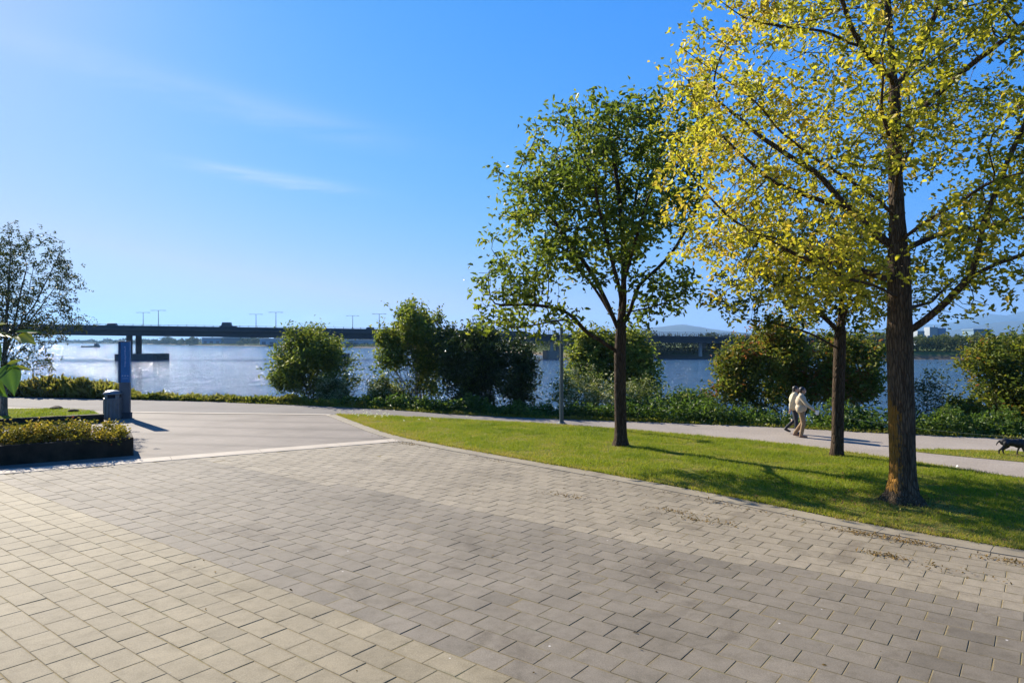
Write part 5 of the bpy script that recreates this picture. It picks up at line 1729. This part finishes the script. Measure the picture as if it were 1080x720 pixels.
for px, ex, h, w, m, lab in ((176, 20, 11, 18, 'leaf_far', 'dark tree clump on the far shore just right of the bridge columns'), (205, 30, 9, 12, 'leaf_far', 'dark far-shore tree left of the blue shed'),
                             (253, 14, 4.5, 8, 'leaf_far_green', 'small green far-shore tree before the dark warehouse'), (281, 8, 3.6, 7.5, 'leaf_far_green', 'light green far-shore bush before the white-roofed shed'),
                             (269, 30, 7, 8, 'leaf_far', 'dark far-shore tree at the left end of the white-roofed shed'), (371, 8, 4.0, 6, 'leaf_far_green', 'light green far-shore tree before the low pale shed'),
                             (665, 14, 6.5, 8, 'leaf_far', 'dark green tree on the far bank left of the pale bridge column'), (682, 20, 7.2, 7, 'leaf_far', 'second dark green tree on the far bank next to the pale bridge column'),
                             (752, 16, 6, 7, 'leaf_far_green', 'green tree on the far bank right of the pale bridge column')):
    far_tree(px, ex, h, w, M[m], lab)


def treeline(name, px0, px1, extra, hmin, hmax, n, leaf, m, label):
    P, t_ = [], []
    for k in range(n):
        px = rng.uniform(px0, px1)
        x, y, z = far_pt(px, extra + rng.uniform(0, 14))
        hh = hmin + (hmax - hmin) * (0.5 + 0.75 * mnoise.noise(Vector((px * 0.11, 3.1, extra))) + 0.35 * mnoise.noise(Vector((px * 0.45, 1.1, extra))))
        P.append((x, y, max(z, -1.2) + max(hh, 0.5) * rng.random() ** 0.7)); t_.append(0.5 + 0.35 * mnoise.noise(Vector((px * 0.3, 8.1, extra))) + rng.normal(0, 0.15))
    P = np.array(P)
    o = leaves(name, P, leaf * rng.uniform(0.7, 1.4, n), np.array(t_), m, None, 1.4, 0.1)
    return tag(o, label, None, None, 'stuff')


treeline('treeline', 40, 205, 10, 3, 12, 4200, 3.2, M['leaf_far'], 'thin distant wood along the far left shore')
treeline('treeline', 196, 430, 70, 4, 11, 5200, 2.2, M['leaf_far'], 'distant wood behind the far shore sheds')
treeline('treeline', 420, 660, 26, 3, 6.5, 5200, 1.2, M['leaf_far'], 'dark wood on the far bank behind the bridge')
treeline('treeline', 905, 1260, 6, 3.0, 6.6, 15000, 0.75, M['leaf_far_green'], 'bushy wood on the far bank at the right')
treeline('treeline', 660, 930, 40, 3, 5.5, 5500, 1.0, M['leaf_far'], 'wood on the far bank behind the pale bridge column')
treeline('bank_scrub', 560, 760, 3, 0.6, 1.5, 4500, 0.5, M['leaf_far_green'], 'light green scrub on the far bank under the bridge')
treeline('bank_scrub', 190, 430, 3, 0.4, 1.6, 3500, 1.2, M['leaf_far_green'], 'light green scrub along the far shore before the sheds')

# boats
def boat(px, py, L_, lab, big):
    d = (CAMZ - WATER) * F / (py - 360.0)
    x = (px - 540) / F * d
    r = empty('boat', (x, d, WATER), 0.06, lab, 'boat')
    b = MB()
    st = [(-0.5, 0.02, 0.35), (-0.42, 0.10, 0.5), (-0.1, 0.14, 0.45), (0.3, 0.14, 0.5), (0.5, 0.11, 0.7)]
    V, Fq = [], []
    for u, w_, h_ in st:
        V += [(u * L_, -w_ * L_, h_ * L_ * 0.16), (u * L_, -w_ * L_ * 0.7, -0.3), (u * L_, w_ * L_ * 0.7, -0.3), (u * L_, w_ * L_, h_ * L_ * 0.16)]
    for i in range(len(st) - 1):
        for j in range(4):
            a, c = i * 4 + j, i * 4 + (j + 1) % 4
            Fq.append((a, c, c + 4, a + 4))
    b.add(V, Fq + [(0, 1, 2, 3), tuple(reversed(range(16, 20)))])
    b.build('hull', M['boat'] if big else M['white'], r)
    b = MB(); b.box((0.36 * L_, 0, L_ * 0.14), (0.2 * L_, 0.18 * L_, L_ * 0.13), 0, 0.85); b.build('cabin', M['boat'] if big else M['white'], r)
    b = MB(); b.tube([(0.36 * L_, 0, L_ * 0.2), (0.36 * L_, 0, L_ * 0.27)], 0.012 * L_, 6); b.build('mast', M['boat'], r)


boat(95, 366.0, 17, 'dark low workboat with a raised cabin on the water left of the sign pillar', True)
boat(197, 364.0, 5.5, 'tiny white motorboat far out on the water right of the bridge columns', False)

# ------------------------------------------------------------------ haze, world, sun, camera
HAZE = 0.0001
if HAZE > 0:
    b = MB(); b.box((0, 0, 172), (19600, 19600, 360))
    t = Mt('haze_air')
    pv = t.n('ShaderNodeVolumePrincipled')
    pv.inputs['Color'].default_value = (0.30, 0.60, 1.0, 1)
    pv.inputs['Density'].default_value = HAZE
    pv.inputs['Anisotropy'].default_value = 0.2
    t.l(pv.outputs[0], t.out.inputs['Volume'])
    o = b.build('haze', t.m)
    tag(o, 'pale even haze in the air', None, None, 'stuff')

w = bpy.data.worlds.new('World'); SC.world = w
w.use_nodes = True
nt = w.node_tree
nt.nodes.clear()
class Wt(Mt):
    def __init__(s):
        s.nt = nt
t = Wt()
out = t.n('ShaderNodeOutputWorld'); bg = t.n('ShaderNodeBackground')
sky = t.n('ShaderNodeTexSky', sky_type='NISHITA', sun_disc=False)
sky.sun_elevation = R(SUN_EL); sky.sun_rotation = R(SUN_AZ)
sky.altitude = 10; sky.air_density = 1.5; sky.dust_density = 0.35; sky.ozone_density = 4.0
# tone of the sky: per-channel power curves make it the clear saturated blue of the day
sp_ = t.n('ShaderNodeSeparateXYZ'); t.l(sky.outputs[0], sp_.inputs[0])
cmb = t.n('ShaderNodeCombineXYZ')
for ch, (gn_, pw_, cap_) in enumerate(((3.75, 1.568, 2.95), (3.65, 0.709, 3.8), (6.9, 0.45, 5.2))):
    x_ = t.math('POWER', t.math('MULTIPLY', sp_.outputs[ch], 0.1), pw_)
    t.l(t.math('MINIMUM', t.math('MULTIPLY', x_, gn_), cap_), cmb.inputs[ch])
# thin cirrus: direction turned into azimuth / elevation in degrees
tc = t.n('ShaderNodeTexCoord'); sx = t.n('ShaderNodeSeparateXYZ'); t.l(tc.outputs['Generated'], sx.inputs[0])
az = t.math('MULTIPLY', t.math('ARCTAN2', sx.outputs['X'], sx.outputs['Y']), 57.2958)
el = t.math('MULTIPLY', t.math('ARCSINE', sx.outputs['Z']), 57.2958)
cb = t.n('ShaderNodeCombineXYZ'); t.l(az, cb.inputs[0]); t.l(el, cb.inputs[1])
def wisp(az0, azw, el0, slope, elw, amp, sc, seed, drop=0.0):
    line = t.math('ADD', t.math('MULTIPLY', t.math('SUBTRACT', az, az0), slope), el0)
    mp = t.n('ShaderNodeMapping'); mp.inputs['Scale'].default_value = (sc * 0.16, sc, 1); mp.inputs['Location'].default_value = (seed, seed, 0); mp.inputs['Rotation'].default_value = (0, 0, -math.atan(slope))
    t.l(cb.outputs[0], mp.inputs['Vector'])
    n1 = t.noise(mp.outputs['Vector'], 1.0, 6, 0.6, 0.4)
    dv = t.math('DIVIDE', t.math('SUBTRACT', t.math('ADD', el, t.math('MULTIPLY', t.math('SUBTRACT', n1, 0.5), elw * 2.2)), line), elw)
    g1 = t.math('EXPONENT', t.math('MULTIPLY', t.math('MULTIPLY', dv, dv), -1.0))
    da = t.math('DIVIDE', t.math('SUBTRACT', az, az0), azw)
    g2 = t.math('EXPONENT', t.math('MULTIPLY', t.math('POWER', t.math('ABSOLUTE', da), 3.0), -1.0))
    n2 = t.ramp(n1, [(0.3, 0.1), (0.7, 1.0)])
    return t.math('MULTIPLY', t.math('MULTIPLY', t.math('MULTIPLY', g1, g2), n2), amp)
c1 = wisp(-19.5, 6.0, 12.75, -0.085, 0.42, 0.55, 0.9, 3.0)
c2 = wisp(-24.0, 14.0, 18.2, -0.13, 1.1, 0.24, 0.45, 11.0)
c3 = wisp(-18.5, 1.1, 1.15, 0.0, 0.5, 0.6, 1.4, 5.0)
c4 = wisp(-16.0, 1.0, 1.9, 0.0, 0.3, 0.4, 1.4, 8.0)
fac = t.math('ADD', t.math('ADD', c1, c2), t.math('ADD', c3, c4), True)
colr = t.mix(fac, cmb.outputs[0], (4.6, 4.9, 5.6))
t.l(colr, bg.inputs['Color'])
bg.inputs['Strength'].default_value = 0.078
t.l(bg.outputs[0], out.inputs['Surface'])

sl = bpy.data.lights.new('sun', 'SUN'); sl.energy = 5.0; sl.angle = R(0.53); sl.color = (1.0, 0.91, 0.77)
so = bpy.data.objects.new('sun', sl); COL.objects.link(so)
sd = Vector((math.sin(R(SUN_AZ)) * math.cos(R(SUN_EL)), math.cos(R(SUN_AZ)) * math.cos(R(SUN_EL)), math.sin(R(SUN_EL))))
so.rotation_euler = sd.to_track_quat('Z', 'Y').to_euler()
so.location = (-20, 20, 30)

cam = bpy.data.cameras.new('camera'); cam.lens = 24.0; cam.sensor_width = 36.0; cam.clip_start = 0.05; cam.clip_end = 20000
co = bpy.data.objects.new('camera', cam); COL.objects.link(co)
co.location = (0, 0, CAMZ); co.rotation_euler = (R(90), 0, 0)
SC.camera = co

SC.render.engine = 'CYCLES'
SC.view_settings.view_transform = 'Standard'
SC.view_settings.look = 'None'
SC.view_settings.exposure = 1.25
SC.view_settings.gamma = 1.0
cy = SC.cycles
cy.use_denoising = True
cy.denoising_prefilter = 'ACCURATE'
cy.denoiser = 'OPENIMAGEDENOISE'
cy.max_bounces = 6; cy.diffuse_bounces = 3; cy.glossy_bounces = 2; cy.transmission_bounces = 4; cy.transparent_max_bounces = 8; cy.volume_bounces = 0
cy.sample_clamp_indirect = 6.0
